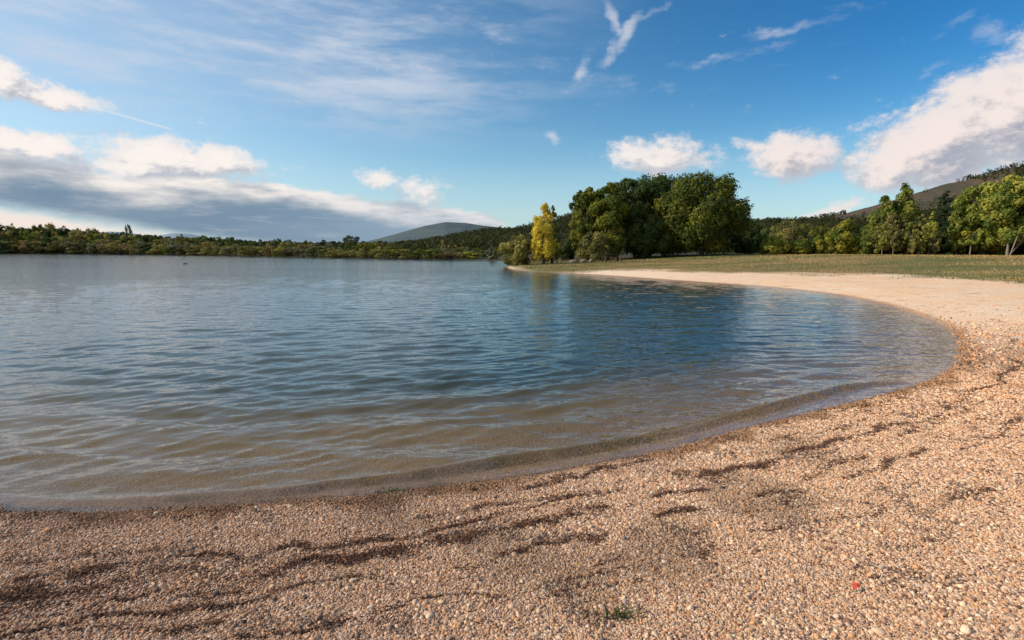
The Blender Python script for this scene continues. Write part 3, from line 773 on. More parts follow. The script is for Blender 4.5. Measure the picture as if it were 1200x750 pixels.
for mt in KIND:
    protos[mt] = [proto_mesh(mt+'_foliage', 'cone' if mt == 'pine' else 'bush', mt, 500+v*11+len(mt), 2600, 16+v*5, .030) for v in range(3)]
def place(mt, x, y, zb, H, W, label, group, rs):
    o = bpy.data.objects.new(KIND[mt][0], protos[mt][rs.integers(3)]); C.objects.link(o)
    o.location = (x, y, zb); o.scale = (W, W, H); o.rotation_euler = (0, 0, rs.uniform(0, 6.28))
    tag(o, label, 'tree', group); return o
rs = np.random.default_rng(77)
def far_at(px):
    py = np.interp(px, [p[0] for p in far_px[::-1]], [p[1] for p in far_px[::-1]])
    if px < 0: py = 297
    return on_plane(px, py)
sky_x = [-300, 0, 30, 100, 150, 200, 300, 400, 450, 500, 560, 600]; sky_y = [262, 264, 264, 267, 272, 275, 280, 283, 284, 286, 289, 291]
for row, (back, k0, k1, sp) in enumerate([(2.0, .42, .62, 10.5), (9, .62, .85, 11.5), (20, .85, 1.05, 11)]):
    px = -210.0
    while px < 576+row*6:
        p = far_at(px); D_ = p[1]; yt = np.interp(px, sky_x, sky_y); full = (p[2]-0+(at_depth(px, yt, D_+back)[2]))
        H = full*rs.uniform(k0, k1); u_ = p[:2]/np.linalg.norm(p[:2])
        x, y = p[:2]+u_*(back+rs.uniform(-1, 2.5))
        W = rs.uniform(17, 32)*D_/F_PX*(1-.1*row)
        if row == 0: mt = rs.choice(['olive','brown','grey','oakd','lime'], p=[.38,.14,.22,.16,.10])
        elif row == 1: mt = rs.choice(['olive','brown','grey','oak','lime','oakd'], p=[.38,.10,.14,.14,.16,.08])
        else: mt = rs.choice(['oakd','oak','pine','olive'], p=[.5,.24,.06,.20])
        rn = ['at the waterline of the far shore','in the middle row on the far shore','in the back row on the far shore'][row]
        place(mt, x, y, .1, H, W, KIND[mt][1]+' '+rn, KIND[mt][1]+'s '+rn, rs)
        px += sp*rs.uniform(.7, 1.3)*(1 if px > -20 else 1.6)
def single(mt, px, back, top, wpx, name, label, cat='tree'):
    p = far_at(px); u_ = p[:2]/np.linalg.norm(p[:2]); x, y = p[:2]+u_*back
    Y = y; H = at_depth(px, top, Y)[2]-.1
    o = place(mt, x, y, .1, H, wpx*Y/F_PX, label, None, rs); o.name = name; return o
single('olive', 57, 16, 261, 30, 'rounded_tree', 'large olive tree standing above the far-left shore wood')
single('oakd', 48, 20, 263, 16, 'dark_tree', 'small dark tree at left shoulder of the large olive far tree')
single('oakd', 153, 26, 263, 9, 'lone_tree', 'lone dark upright tree sticking up above the far wood')
single('oakd', 414, 30, 276, 26, 'dark_tree', 'dark tree group top humped above the middle of the far shore')
single('brown', 520, 14, 281, 9, 'autumn_tree', 'tall rusty brown tree, left of a close pair on far shore')
single('brown', 528, 15, 281, 8, 'autumn_tree', 'tall rusty brown tree, right of a close pair on far shore')

# --- background wood behind the meadow (880-1010) and behind the clump, one row of separate dark trees
for i in range(22):
    px = 655+i*18+rs.uniform(-5, 5)
    if 690 < px < 850: continue
    Y = rs.uniform(90, 125); top = np.interp(px, [650, 690, 850, 880, 905, 940, 985, 1050], [284, 282, 262, 258, 257, 259, 262, 262])+rs.uniform(-3, 5)
    p = at_depth(px, 300, Y); H = at_depth(px, top, Y)[2]-.5
    mt = rs.choice(['oakd', 'oak', 'pine'], p=[.6, .3, .1])
    place(mt, p[0], p[1], .5, H, rs.uniform(24, 36)*Y/F_PX, KIND[mt][1]+' in the wood behind the meadow', KIND[mt][1]+'s in the wood behind the meadow', rs)
for i in range(14):
    px = 1000+i*22+rs.uniform(-5, 5); Y = rs.uniform(72, 95); top = np.interp(px, [1000, 1100, 1200, 1300], [266, 256, 244, 240])+rs.uniform(-4, 8)
    p = at_depth(px, 300, Y); H = at_depth(px, top, Y)[2]-1
    mt = rs.choice(['oakd', 'oak', 'pine'], p=[.6, .2, .2])
    place(mt, p[0], p[1], 1.0, H, rs.uniform(30, 44)*Y/F_PX, KIND[mt][1]+' in the wood behind the right-hand poplars', KIND[mt][1]+'s in the wood behind the poplars', rs)

# ------------------------------------------------------------------ hills
def hill(name, ridge, Yr, Yb, mat_fn, seed, nt_=60, nstep=220, rough=.02, zb=1.0):
    """a rounded ridge standing at depth Yr whose foot is at Yb; ridge: (px, py) skyline points"""
    xs = np.linspace(ridge[0][0], ridge[-1][0], nstep)
    ys = np.interp(xs, [r[0] for r in ridge], [r[1] for r in ridge])
    V = []
    tt = np.linspace(0, 1.6, nt_)
    H0 = np.array([at_depth(a, b_, Yr)[2] for a, b_ in zip(xs, ys)])
    xr = np.array([at_depth(a, 300, Yr)[0] for a in xs])/Yr
    T, Xr = np.meshgrid(tt, xr, indexing='ij'); _, HH = np.meshgrid(tt, H0, indexing='ij')
    Yv = Yb+(Yr-Yb)*T; Xv = Xr*Yv
    prof = np.where(T < 1, (Yv/Yr)*np.clip(T, 0, 1)**.85, np.cos((T-1)/.6*PI/2*.9)**.7)
    Z = zb+(HH-zb)*prof
    Z += (fbm(Xv/(Yr*.12), Yv/(Yr*.12), seed, 5)-.5)*HH*rough*8*np.clip(T*2, 0, 1)*np.clip(np.abs(1-T)*4, 0, 1)
    Z += (fbm(Xv/(Yr*.02), Yv/(Yr*.02), seed+4, 3)-.5)*HH*rough
    Z = np.where(T > 1.58, -3, Z); Z[0] = -2
    V = np.stack([Xv.ravel(), Yv.ravel(), Z.ravel()], 1)
    i, j = np.meshgrid(np.arange(nt_-1), np.arange(nstep-1), indexing='ij')
    a = i*nstep+j; Fq_ = np.stack([a, a+1, a+nstep+1, a+nstep], -1).reshape(-1, 4)
    o = link(name, mesh_from(name, V, Fq_, {'t': T.ravel(), 'px': np.tile(xs, nt_)}, True), mat_fn)
    tag(o, kind='structure')
    return xs, tt, Xv, Yv, Z
def hill_mat(name, c1, c2, c3, sc):
    m, nt, b = material(name)
    P = nt.pos(); n_ = nt.noise(P, sc, 8, .65).outputs[0]; n2 = nt.noise(nt.mapping(P, scale=(1, 1, 2.5)), sc*4, 6, .7).outputs[0]
    c = nt.mix(nt.ramp(n_, .4, .6), c1, c2); c = nt.mix(nt.ramp(n2, .52, .66), c, c3)
    nt.put(b.inputs['Base Color'], c)
    bmp = nt.new('ShaderNodeBump'); bmp.inputs['Strength'].default_value = .8; bmp.inputs['Distance'].default_value = 3
    nt.put(bmp.inputs['Height'], n2); nt.l.new(bmp.outputs[0], b.inputs['Normal'])
    return m
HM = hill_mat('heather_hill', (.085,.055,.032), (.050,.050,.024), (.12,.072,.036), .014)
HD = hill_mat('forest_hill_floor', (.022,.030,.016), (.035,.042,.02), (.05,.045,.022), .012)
HZ = hill_mat('haze_tinted_hill', (.045,.074,.082), (.070,.098,.098), (.034,.060,.070), .012)  # distance haze is put into these bluish base colours
HB = hill_mat('haze_blued_hill', (.17,.25,.33), (.18,.26,.33), (.16,.24,.32), .002)  # stronger painted haze: base colours shifted to pale blue
def forest(name, label, H, dens_fn, n, hh, mat, seed, nl=90, leaf=.055):
    xs, tt, Xv, Yv, Z = H
    rs = np.random.default_rng(seed)
    nt_, ns = Xv.shape
    u_ = rs.random(n*3)*(ns-1.01); t_ = rs.random(n*3)*1.12/1.6*(nt_-1.01)
    i0 = t_.astype(int); j0 = u_.astype(int); ft = t_-i0; fu = u_-j0
    def bl(A): return (A[i0, j0]*(1-ft)*(1-fu)+A[i0+1, j0]*ft*(1-fu)+A[i0, j0+1]*(1-ft)*fu+A[i0+1, j0+1]*ft*fu)
    X, Y, Zz = bl(Xv), bl(Yv), bl(Z); tv_ = t_/(nt_-1)*1.6; pxv = xs[0]+(xs[-1]-xs[0])*u_/(ns-1)
    k = rs.random(n*3) < dens_fn(pxv, tv_, X, Y)
    X, Y, Zz = X[k][:n], Y[k][:n], Zz[k][:n]; m = len(X)
    base = [crown('bush', 1.0, 1.0, 0, nl, leaf*1.25, 9, 900+j) for j in range(4)]
    VV, FF, TT = [], [], []; off = 0
    for b_ in range(4):
        idx = np.arange(b_, m, 4)
        if len(idx) == 0: continue
        s_ = hh*rs.uniform(.6, 1.25, len(idx)); an = rs.uniform(0, 6.28, len(idx)); wd = rs.uniform(.8, 1.3, len(idx))
        B = base[b_][0]
        ca, sa = np.cos(an)[:, None], np.sin(an)[:, None]
        x_ = (B[None, :, 0]*ca-B[None, :, 1]*sa)*(s_*wd)[:, None]+X[idx][:, None]
        y_ = (B[None, :, 0]*sa+B[None, :, 1]*ca)*(s_*wd)[:, None]+Y[idx][:, None]
        z_ = B[None, :, 2]*s_[:, None]+Zz[idx][:, None]-s_[:, None]*.1
        VV.append(np.stack([x_, y_, z_], -1).reshape(-1, 3))
        F0 = base[b_][1][None]+(np.arange(len(idx))*len(B))[:, None, None]+off
        FF.append(F0.reshape(-1, 4)); off += len(idx)*len(B)
        TT.append((base[b_][2][None]*.5+rs.random((len(idx), 1))*.6).ravel())
    o = link(name, mesh_from(name, np.vstack(VV), np.vstack(FF), {'tint': np.clip(np.concatenate(TT), 0, 1)}), ML[mat])
    tag(o, label, 'forest', kind='stuff'); print(name, m)

# very far ridges, blue from haze painted into their colour
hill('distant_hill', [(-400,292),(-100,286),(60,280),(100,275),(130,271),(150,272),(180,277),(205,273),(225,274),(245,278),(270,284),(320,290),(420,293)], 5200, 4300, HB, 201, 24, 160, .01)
# central mountain, its haze painted into the base colour
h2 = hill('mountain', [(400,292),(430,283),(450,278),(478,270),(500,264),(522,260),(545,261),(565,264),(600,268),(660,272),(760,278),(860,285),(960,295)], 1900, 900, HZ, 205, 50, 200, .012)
# nearer dark wooded ridge running behind the poplar and clump
h3 = hill('wooded_hill', [(380,296),(450,290),(500,284),(540,276),(565,271),(585,270),(600,271),(618,266),(640,261),(670,253),(710,250),(760,250),(820,254),(870,260),(930,262),(980,262),(1040,262)], 520, 210, HD, 211, 60, 220, .012)
forest('hill_forest', 'dark green forest covering the ridge behind the yellow poplar', h3, lambda p, t, X, Y: np.full(len(p), 1.0), 6000, 4.6, 'hillf', 33, 110, .07)
# right-hand heather hill
h4 = hill('heather_hill', [(840,270),(880,262),(910,259),(945,259),(985,250),(1010,243),(1035,236),(1070,224),(1095,216),(1130,208),(1160,199),(1185,193),(1215,187),(1280,178),(1400,172),(1600,180)], 620, 190, HM, 221, 80, 300, .02)
def d4(p, t, X, Y):
    n_ = fbm(X/45, Y/45, 9, 4)
    crest = (t > .95)*((p > 1150)*.8+(p <= 985)*.9)
    low = np.where(t < np.interp(p, [850, 955, 985, 1040, 1100, 1160, 1200, 1300], [1.3, 1.1, .80, .64, .58, .64, .70, .7])+(n_-.5)*.22, 1.0, 0.0)
    hi = np.where((p > 1120) & (t > np.interp(p, [1120, 1160, 1200], [.97, .88, .80])+(n_-.5)*.12), .95, 0)
    return np.clip(crest+low+hi+(n_ > .55)*.40*(t < .93)+.01, 0, 1)
forest('hillside_forest', 'dark trees covering the foot and crest of the brown heather hill', h4, d4, 7500, 5.6, 'hillf', 35, 110, .07)

# band of wood joining far shore and hills
xs = np.linspace(-260, 600, 200)
nW = 900; rs = np.random.default_rng(9)
pxw = rs.uniform(-300, 640, nW); Yw = rs.uniform(175, 330, nW)
base = [crown('bush', .98, 1.0, .02, 260, .07, 12, 940+j) for j in range(4)]
VV, FF, TT = [], [], []; off = 0
for i in range(nW):
    Y = Yw[i]; p = at_depth(pxw[i], 300, Y)
    if shore(np.array([[p[0], p[1]]]))[0][0] < 12: continue
    yt = np.interp(pxw[i], sky_x, [y_+1.5 for y_ in sky_y]); Ht = max(1.5, (at_depth(pxw[i], yt, Y)[2]-.3))*rs.uniform(.75, 1.03)
    B = base[i % 4]; W = rs.uniform(14, 24)*Y/F_PX
    VV.append(B[0]*np.array([W, W, Ht])+np.array([p[0], p[1], .2])); FF.append(B[1]+off); off += len(B[0]); TT.append(B[2]*.5+rs.random()*.5)
tag(link('far_wood', mesh_from('far_wood', np.vstack(VV), np.vstack(FF), {'tint': np.concatenate(TT)}), ML['hillf']), 'dark wood filling the land behind the far shore trees', 'wood', kind='stuff')

# ------------------------------------------------------------------ small things
wood = flat('weathered_wood', (.13, .085, .05)); stone = flat('grey_stone', (.16, .14, .11))
def boxm(c, s, bev=0.0):
    x, y, z = c; a, b_, c_ = s[0]/2, s[1]/2, s[2]/2
    V = np.array([[x+i*a, y+j*b_, z+k*c_] for i in (-1, 1) for j in (-1, 1) for k in (-1, 1)])
    Fc = np.array([[0,1,3,2],[4,6,7,5],[0,4,5,1],[2,3,7,6],[0,2,6,4],[1,5,7,3]]); return V, Fc
p = on_ground(717, 308.5); q0 = at_depth(717, 300, 56)
bx_, by_ = q0[0], 56.0; zb = gz(bx_, by_)
rt = empty('picnic_table', (bx_, by_, zb)); rt.rotation_euler = (0, 0, .15)
link('tabletop', mesh_from('tabletop', *boxm((0, 0, .74), (1.8, .75, .06))), wood, rt)
for sg in (-1, 1):
    link('seat', mesh_from('seat', *boxm((0, sg*.68, .45), (1.8, .26, .05))), wood, rt)
    link('leg', mesh_from('leg', *join([boxm((sg*.65, 0, .36), (.09, .6, .70)), boxm((sg*.65, 0, .385), (.07, 1.5, .08))])), wood, rt)
tag(rt, 'small wooden picnic table on the grass before the big clump', 'picnic table')
def boulder(name, label, x, y, sx, sy, sz, seed, mat):
    import bmesh
    bm = bmesh.new(); bmesh.ops.create_icosphere(bm, subdivisions=3, radius=1)
    rs = np.random.default_rng(seed); o3 = rs.uniform(0, 50, 3)
    for v in bm.verts:
        c = v.co; n_ = float(vnoise(c.x*1.7+o3[0], c.y*1.7+c.z*1.3+o3[1], seed)); c *= .8+.4*n_
        v.co = Vector((c.x*sx, c.y*sy, max(c.z, -.5)*sz))
    me = bpy.data.meshes.new(name); bm.to_mesh(me); bm.free()
    for f in me.polygons: f.use_smooth = True
    o = link(name, me, mat); o.location = (x, y, gz(x, y)+sz*.35); tag(o, label, 'stone' if 'stone' in name else 'log'); return o
for i, (px, Y, w, lab) in enumerate([(673, 57, .9, 'largest low grey stone on the spit grass right of the poplar'), (684, 57.5, .7, 'middle low grey stone between larger stone and picnic table'), (693, 57, .5, 'smallest grey stone nearest the picnic table')]):
    q0 = at_depth(px, 300, Y); boulder('stone', lab, q0[0], Y, w*.6, .4, .24, 40+i, stone)
for i, (px, Y, lab) in enumerate([(706, 55, 'short wooden post left of the picnic table'), (727, 55, 'short wooden post right of the picnic table')]):
    q0 = at_depth(px, 300, Y); v_, f_ = tube([[0, 0, -.1], [0, 0, .4], [0, 0, .62], [0, 0, .64]], [.09, .085, .08, .02], 8)
    o = link('wooden_post', mesh_from('wooden_post', v_, f_, None, True), wood); o.location = (q0[0], Y, gz(q0[0], Y)); tag(o, lab, 'post')

# floating water bird far out
q0 = on_plane(217, 309.5)
bird = empty('water_bird', (q0[0], q0[1], 0)); bird.scale = (.9, .9, .6); bird.rotation_euler = (0, 0, .25)
bodyv, bodyf = tube([[-.26, 0, .10], [-.2, 0, .09], [-.05, 0, .06], [.12, 0, .07], [.19, 0, .12], [.21, 0, .22], [.25, 0, .29], [.31, 0, .29]], [.015, .07, .13, .11, .06, .04, .05, .02], 10)
dkm = flat('dark_feathers', (.02, .02, .022)); bk = flat('pale_beak', (.55, .5, .42))
link('body', mesh_from('body', bodyv, bodyf, None, True), dkm, bird)
v_, f_ = tube([[.30, 0, .288], [.34, 0, .28], [.37, 0, .275]], [.018, .013, .003], 6)
link('beak', mesh_from('beak', v_, f_, None, True), bk, bird)
tag(bird, 'small dark water bird floating far out on the lake', 'bird')

# red leaf on the gravel
q0 = on_ground(1002, 693)
redm = flat('red_leaf', (.60, .09, .05), .6)
a = np.linspace(0, 2*PI, 14, endpoint=False); rr_ = .014*(1+.22*np.cos(a*5))
ring = np.stack([np.cos(a)*rr_*1.2, np.sin(a)*rr_, .003*np.sin(a*3)], 1)
V = np.vstack([[[0, 0, .006]], ring]); Fc = np.array([[0, i+1, (i+1) % 14+1] for i in range(14)])
o = link('red_leaf', mesh_from('red_leaf', V, Fc), redm); o.location = (q0[0], q0[1], q0[2]+.028); o.rotation_euler = (rad(22), rad(-12), .3)
tag(o, 'small bright red leaf lying on the pebbles near the lower right', 'leaf')

# green weeds growing in the gravel and at the waterline
weedm, nt, b = material('weed_leaf'); nt.put(b.inputs['Base Color'], nt.mix(nt.attr('tint').outputs['Fac'], (.05, .06, .02), (.15, .15, .055)))
def weed(label, px, py, R, n, seed, hgt=.05):
    rs = np.random.default_rng(seed); q0 = on_ground(px, py); V = []; F4 = []; T = []
    for i in range(n):
        r_ = R*abs(rs.normal(0, .6)); a_ = rs.uniform(0, 6.28); bx, by = math.cos(a_)*r_*1.7, math.sin(a_)*r_*.8
        L_ = rs.uniform(.4, 1)*hgt; th_ = rs.uniform(0, 6.28); w_ = rs.uniform(.002, .0045); dx, dy = math.cos(th_), math.sin(th_)
        ln = rs.uniform(.3, 1.3); o_ = len(V)
        V += [(bx-dy*w_, by+dx*w_, 0), (bx+dy*w_, by-dx*w_, 0), (bx+dx*L_*ln*.5+dy*w_, by+dy*L_*ln*.5-dx*w_, L_*.8), (bx+dx*L_*ln*.5-dy*w_, by+dy*L_*ln*.5+dx*w_, L_*.8),
              (bx+dx*L_*ln, by+dy*L_*ln, L_*.85), (bx+dx*L_*ln+.0008, by+dy*L_*ln, L_*.85)]
        F4 += [(o_, o_+1, o_+2, o_+3), (o_+3, o_+2, o_+5, o_+4)]; T += [rs.random()]*6
    o = link('green_weed', mesh_from('green_weed', np.array(V), np.array(F4), {'tint': np.array(T)}), weedm); o.location = (q0[0], q0[1], q0[2]+.006)
    tag(o, label, 'weed')
weed('sprawling green weed in the gravel at the bottom of the picture', 727, 724, .06, 80, 1, .03)
weed('green weed tuft at the waterline on the left', 210, 586, .07, 110, 2, .025)
weed('dark green weed tuft at the waterline near the middle', 460, 577, .08, 110, 3, .02)
weed('small green weed clump at waterline right of the middle', 512, 568, .06, 70, 4, .018)

# ------------------------------------------------------------------ sky and sun
SUN_AZ, SUN_EL = -90.0, 28.0
W_ = bpy.data.worlds.new('World'); bpy.context.scene.world = W_; W_.use_nodes = True
nt = NT(W_.node_tree); bg = nt.n['Background']
sky = nt.new('ShaderNodeTexSky', sky_type='NISHITA'); sky.sun_disc = False
sky.sun_elevation = rad(SUN_EL); sky.sun_rotation = rad(SUN_AZ); sky.altitude = 300; sky.air_density = 1.0; sky.dust_density = 1.0; sky.ozone_density = 2.0
tc = nt.new('ShaderNodeTexCoord').outputs['Generated']
nrmv = nt.vm('NORMALIZE', tc)
sx = nt.new('ShaderNodeSeparateXYZ'); nt.l.new(nrmv, sx.inputs[0])
az = nt.math('MULTIPLY', nt.math('ARCTAN2', sx.outputs[0], sx.outputs[1]), 180/PI)
el = nt.math('MULTIPLY', nt.math('ARCSINE', sx.outputs[2]), 180/PI)
cb = nt.new('ShaderNodeCombineXYZ'); nt.put(cb.inputs[0], az); nt.put(cb.inputs[1], el)
AE = cb.outputs[0]
def azel(px, py):
    r_ = ray(px, py); return math.degrees(math.atan2(r_[0], r_[1])), math.degrees(math.atan2(r_[2], math.hypot(r_[0], r_[1])))
def node_group(name, build):
    g_ = bpy.data.node_groups.new(name, 'ShaderNodeTree')
    g_.interface.new_socket('Vector', in_out='INPUT', socket_type='NodeSocketVector')
    g_.interface.new_socket('Value', in_out='OUTPUT', socket_type='NodeSocketFloat')
    gi_ = g_.nodes.new('NodeGroupInput'); go_ = g_.nodes.new('NodeGroupOutput')
    n_ = NT(g_); n_.put(go_.inputs[0], build(n_, gi_.outputs[0])); return g_
def blob_terms(n_, v, blobs):
    acc = None
    for (px, py, rx, ry, rot_, w_) in blobs:
        c0 = azel(px, py); ex = azel(px+rx, py); wx = math.hypot(ex[0]-c0[0], ex[1]-c0[1]); ey = azel(px, py-ry); wy = math.hypot(ey[0]-c0[0], ey[1]-c0[1])
        mp_ = n_.mapping(v, loc=(c0[0], c0[1], 0), rot=(0, 0, rad(rot_)), scale=(wx, wy, 1), typ='TEXTURE')
        l_ = n_.vm('LENGTH', mp_)
        t_ = n_.math('MULTIPLY', n_.ramp(l_, 0, 1.6, 1, 0), w_)
        acc = t_ if acc is None else n_.math('MAXIMUM', acc, t_)
    return acc
CUM0 = [(215,184,88,17,-2,1.15),(180,198,110,18,0,.9),(20,165,75,16,-10,1.15),(70,178,50,14,-10,.8),(50,103,72,14,-8,1.1),(0,92,50,14,0,1.0),
       (445,209,28,9,0,.66),(497,224,34,14,-15,.7),(225,143,9,4,0,.45),
       (1100,168,100,46,14,1.35),(1175,135,80,54,20,1.4),(1045,190,48,36,5,1.2),(1240,120,90,70,10,1.4),(1120,200,70,22,15,1.1),(1070,125,60,10,18,.7),(1160,180,60,28,15,.95),
       (930,188,46,20,-4,1.15),(885,174,34,9,-15,.75),(770,184,54,18,-6,1.0),(730,172,30,9,-5,.7),(830,196,30,8,0,.5),
       (985,246,60,5,8,.6),(900,256,30,4,0,.5)]
CUM = [(a, b_, c*1.22, d_*1.3, e, f_) for a, b_, c, d_, e, f_ in CUM0]
def f_cum(n_, v):
    w1 = n_.noise(v, .13, 7, .66); d1 = n_.vm('SCALE', n_.vm('SUBTRACT', w1.outputs['Color'], (.5, .5, .5)), scale=7.5)
    v2 = n_.vm('ADD', v, n_.vm('MULTIPLY', d1, (1, .7, 0)))
    b_ = blob_terms(n_, v2, CUM)
    n2_ = n_.noise(n_.mapping(v, scale=(.8, 1.25, 1)), .38, 9, .70).outputs[0]
    return n_.math('ADD', b_, n_.math('MULTIPLY', n_.math('SUBTRACT', n2_, .5), 1.6))
GCUM = node_group('cumulus_field', f_cum)
def use(gr, v):
    g_ = nt.new('ShaderNodeGroup'); g_.node_tree = gr; nt.put(g_.inputs[0], v); return g_.outputs[0]
dc = use(GCUM, AE); dcl = use(GCUM, nt.vm('ADD', AE, (-1.3, 1.5, 0)))
a_cum = nt.ramp(dc, .16, .76)
dn1 = nt.noise(nt.mapping(AE, scale=(.8, 1.25, 1)), .55, 6, .62).outputs[0]; dn2 = nt.noise(nt.mapping(nt.vm('ADD', AE, (-.5, .6, 0)), scale=(.8, 1.25, 1)), .55, 6, .62).outputs[0]
lit = nt.ramp(nt.math('ADD', nt.math('SUBTRACT', dc, dcl), nt.math('MULTIPLY', nt.math('SUBTRACT', dn1, dn2), 1.3)), -.42, .46)
thick = nt.ramp(dc, .45, 1.2)
ccol = nt.mix(lit, (.42,.46,.54), (.98,.90,.85))
rightw = nt.ramp(az, 5, 30)
ccol = nt.mix(nt.math('MULTIPLY', rightw, .55), ccol, nt.mix(lit, (.36,.38,.46), (.86,.72,.68)))
ccol = nt.mix(nt.math('MULTIPLY', nt.math('SUBTRACT', 1, thick), .45), ccol, (.72,.74,.78))
# stratus bank on the left
def curve(pts, n_=nt, v=None):
    pa = [azel(*p) for p in pts]; lo, hi = pa[0][0], pa[-1][0]
    f = n_.ramp(az if v is None else v, lo, hi, 0, 1, False)
    cr = n_.new('ShaderNodeFloatCurve'); n_.put(cr.inputs['Value'], f); c_ = cr.mapping.curves[0]
    m_ = [((a_-lo)/(hi-lo), e_/40.0) for a_, e_ in pa]
    c_.points[0].location = m_[0]; c_.points[1].location = m_[-1]
    for q_ in m_[1:-1]: c_.points.new(*q_)
    cr.mapping.use_clip = False; cr.mapping.update()
    return n_.math('MULTIPLY', cr.outputs[0], 40.0)
topc = curve([(-500,120),(-100,160),(0,177),(50,186),(100,200),(160,208),(230,206),(300,212),(400,226),(480,238),(540,244),(580,254),(600,263)])
botc = curve([(-500,200),(-100,234),(0,241),(60,252),(120,262),(200,274),(300,286),(400,293),(500,288),(560,276),(600,268)])
e_n = nt.noise(nt.mapping(AE, scale=(.45, 1.2, 1)), .35, 6, .62).outputs[0]
e_o = nt.math('MULTIPLY', nt.math('SUBTRACT', e_n, .5), 3.2)
el_n = nt.math('ADD', el, e_o)
ab = nt.math('SUBTRACT', topc, el_n)             # >0 below the top edge
bb = nt.math('SUBTRACT', nt.math('ADD', el, nt.math('MULTIPLY', e_o, .45)), botc)
a_bank = nt.math('MULTIPLY', nt.ramp(ab, -.15, .55), nt.ramp(bb, -.5, .9))
a_bank = nt.math('MULTIPLY', a_bank, nt.ramp(az, 1.5, -2.5, 0, 1))
bn = nt.noise(nt.mapping(AE, scale=(.35, 1.6, 1)), .30, 5, .55).outputs[0]
bankc = nt.mix(nt.ramp(nt.math('ADD', ab, nt.math('MULTIPLY', nt.math('SUBTRACT', bn, .5), 3.5)), .2, 3.0), (.95,.88,.83), (.22,.31,.41))
bankc = nt.mix(nt.ramp(bn, .42, .62, 0, .55), bankc, (.17,.27,.38))
bankc = nt.mix(nt.ramp(nt.noise(nt.mapping(AE, rot=(0,0,rad(-8)), scale=(.3, 2.2, 1)), .8, 5, .6).outputs[0], .5, .72, 0, .35), bankc, (.50,.54,.58))
bankc = nt.mix(nt.math('MULTIPLY', nt.ramp(az, -28, -8), .35), bankc, (.42,.55,.66))
# bright slit between the bank and the hills at far left
slit = nt.math('MULTIPLY', nt.ramp(bb, .5, -.8), nt.math('MULTIPLY', nt.ramp(az, -14, -36), nt.ramp(ab, 0, 1)))
# high veil
vn = nt.noise(nt.mapping(AE, rot=(0, 0, rad(16)), scale=(.3, 1.5, 1)), .16, 7, .62).outputs[0]
vmask = nt.math('MULTIPLY', nt.ramp(az, 16, -20), nt.ramp(el, 9, 17))
vmask2 = nt.math('MULTIPLY', nt.ramp(az, 5, -40), nt.ramp(vn, .3, .6, .45, .9))
veil = nt.math('ADD', nt.math('MULTIPLY', nt.ramp(vn, .40, .66), nt.math('MULTIPLY', vmask, .80)), nt.math('MULTIPLY', vmask, .12))
veil = nt.math('ADD', veil, nt.math('MULTIPLY', nt.math('MULTIPLY', nt.ramp(el, 75, 50), nt.ramp(el, 22, 34)), vmask2))
# wisps
WISP = [(648,160,14,9,-30,.9),(560,30,80,14,-15,.55),(480,70,70,10,-12,.5),(900,60,60,8,10,.4),(1100,85,40,8,20,.5),(722,22,30,9,-65,1.0),(735,38,26,10,50,1.0),(715,60,20,8,50,.9),(682,82,15,12,60,.9),(770,12,22,6,20,.5),(930,34,70,7,4,.7),(830,72,46,7,6,.65),(780,108,30,7,-10,.4),
        (1165,42,30,14,-20,.6),(1130,25,40,10,30,.4),(640,78,60,22,10,.35),(1000,6,30,8,0,.4),(700,95,60,14,0,.35)]
def f_w(n_, v):
    w1 = n_.noise(v, .22, 4, .6); d1 = n_.vm('SCALE', n_.vm('SUBTRACT', w1.outputs['Color'], (.5, .5, .5)), scale=3.0)
    b_ = blob_terms(n_, n_.vm('ADD', v, d1), WISP)
    n2_ = n_.noise(n_.mapping(v, rot=(0, 0, rad(-25)), scale=(.6, 1.8, 1)), .5, 7, .65).outputs[0]
    return n_.math('ADD', b_, n_.math('MULTIPLY', n_.math('SUBTRACT', n2_, .5), 1.5))
dw = use(node_group('wisp_field', f_w), AE)
a_w = nt.math('MULTIPLY', nt.ramp(dw, .12, 1.30), .70)
# contrail
c1_ = azel(70, 114); c2_ = azel(207, 153)
L_ = math.hypot(c2_[0]-c1_[0], c2_[1]-c1_[1]); an_ = math.atan2(c2_[1]-c1_[1], c2_[0]-c1_[0])
cm = nt.mapping(AE, loc=((c1_[0]+c2_[0])/2, (c1_[1]+c2_[1])/2, 0), rot=(0, 0, an_), scale=(L_/2, .17, 1), typ='TEXTURE')
sc_ = nt.new('ShaderNodeSeparateXYZ'); nt.l.new(cm, sc_.inputs[0])
a_con = nt.math('MULTIPLY', nt.ramp(nt.math('ABSOLUTE', sc_.outputs[1]), 0, 1, 1, 0), nt.ramp(nt.math('ABSOLUTE', sc_.outputs[0]), .8, 1, 1, 0))
a_con = nt.math('MULTIPLY', a_con, .45)
# clouds elsewhere (for reflections and other viewpoints)
on_ = nt.noise(nt.mapping(nrmv, scale=(1, 1, 2.2)), 2.6, 7, .6).outputs[0]
behind = nt.ramp(nt.math('ABSOLUTE', az), 62, 85)
a_o = nt.math('MULTIPLY', nt.ramp(on_, .52, .68), nt.math('MULTIPLY', behind, nt.math('MULTIPLY', nt.ramp(el, 0, 10), .8)))
SK = nt.vm('SCALE', sky.outputs[0], scale=.13)
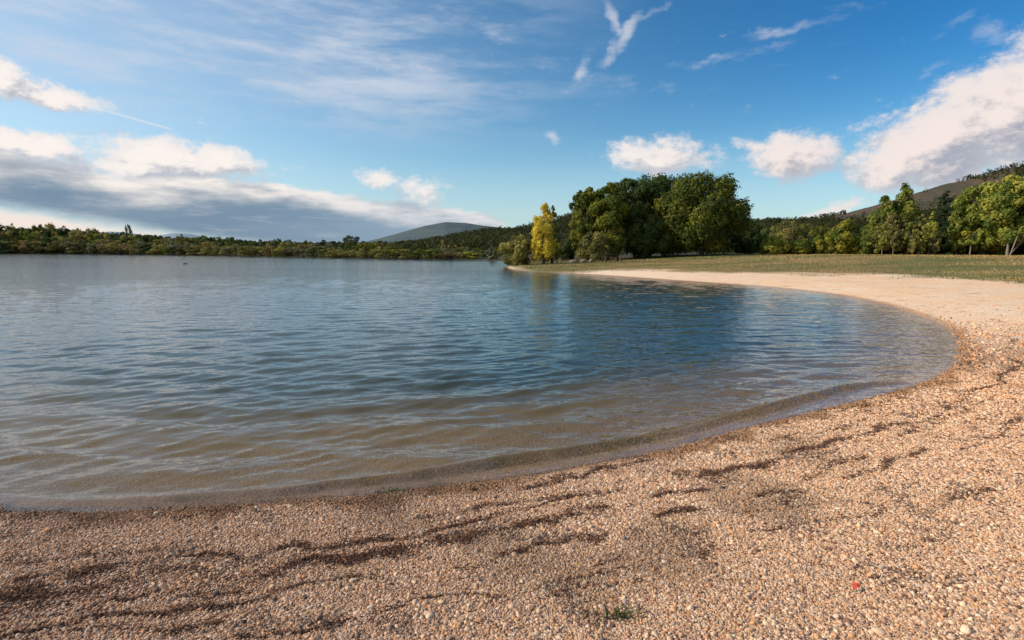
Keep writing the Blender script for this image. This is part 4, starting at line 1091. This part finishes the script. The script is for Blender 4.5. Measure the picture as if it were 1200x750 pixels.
# deepen the blue away from the sun, pale near horizon
grad = nt.mix(nt.ramp(el, 2, 26), (.86,1.16,1.16), (.40,.88,1.08))
skc = nt.mix(1.0, SK, grad, 'MULTIPLY')
skc = nt.mix(nt.math('MULTIPLY', nt.ramp(az, -5, 42), nt.ramp(el, 2, 20)), skc, nt.mix(1.0, skc, (.38,.74,.95), 'MULTIPLY'))
x_ = skc
x_ = nt.mix(nt.ramp(el, 13, 0, 0, .55), x_, (.60,.71,.78))
x_ = nt.mix(nt.math('MULTIPLY', nt.ramp(az, 0, -48, 0, .42), nt.ramp(el, 60, 25)), x_, (.60,.70,.82))
fill_haze = nt.math('MULTIPLY', nt.math('MULTIPLY', nt.ramp(el, 25, 38), nt.ramp(el, 85, 60)), nt.ramp(vn, .3, .62, .22, .62))  # unseen haze added overhead to lighten water reflections and ambient fill
x_ = nt.mix(fill_haze, x_, (.58,.66,.74))
def over(base_, a_, c_): return nt.mix(a_, base_, c_)
x_ = over(x_, nt.math('MINIMUM', veil, .85), (.62,.68,.78))
x_ = over(x_, a_w, (.72,.73,.80))
x_ = over(x_, a_con, (.85,.82,.84))
x_ = over(x_, a_o, (.75,.72,.72))
x_ = over(x_, slit, (.90,.79,.72))
x_ = over(x_, a_cum, ccol)
x_ = over(x_, a_bank, bankc)
nt.put(bg.inputs['Color'], nt.vm('SCALE', x_, scale=10.0)); bg.inputs['Strength'].default_value = 0.1
W_.cycles.sampling_method = 'MANUAL'; W_.cycles.sample_map_resolution = 512

sl = bpy.data.lights.new('sun', 'SUN'); sl.energy = 5.0; sl.angle = rad(.5); sl.color = (1, .86, .70)
so = bpy.data.objects.new('sun', sl); C.objects.link(so)
sd = Vector((math.sin(rad(SUN_AZ))*math.cos(rad(SUN_EL)), math.cos(rad(SUN_AZ))*math.cos(rad(SUN_EL)), math.sin(rad(SUN_EL))))
so.rotation_euler = sd.to_track_quat('Z', 'Y').to_euler(); so.location = sd*50

sc = bpy.context.scene
sc.render.engine = 'CYCLES'
sc.view_settings.view_transform = 'Standard'; sc.view_settings.look = 'None'; sc.view_settings.exposure = 0; sc.view_settings.gamma = 1
sc.cycles.max_bounces = 6; sc.cycles.transparent_max_bounces = 8; sc.cycles.diffuse_bounces = 2; sc.cycles.glossy_bounces = 3
sc.cycles.use_denoising = True; sc.cycles.caustics_reflective = False; sc.cycles.caustics_refractive = False
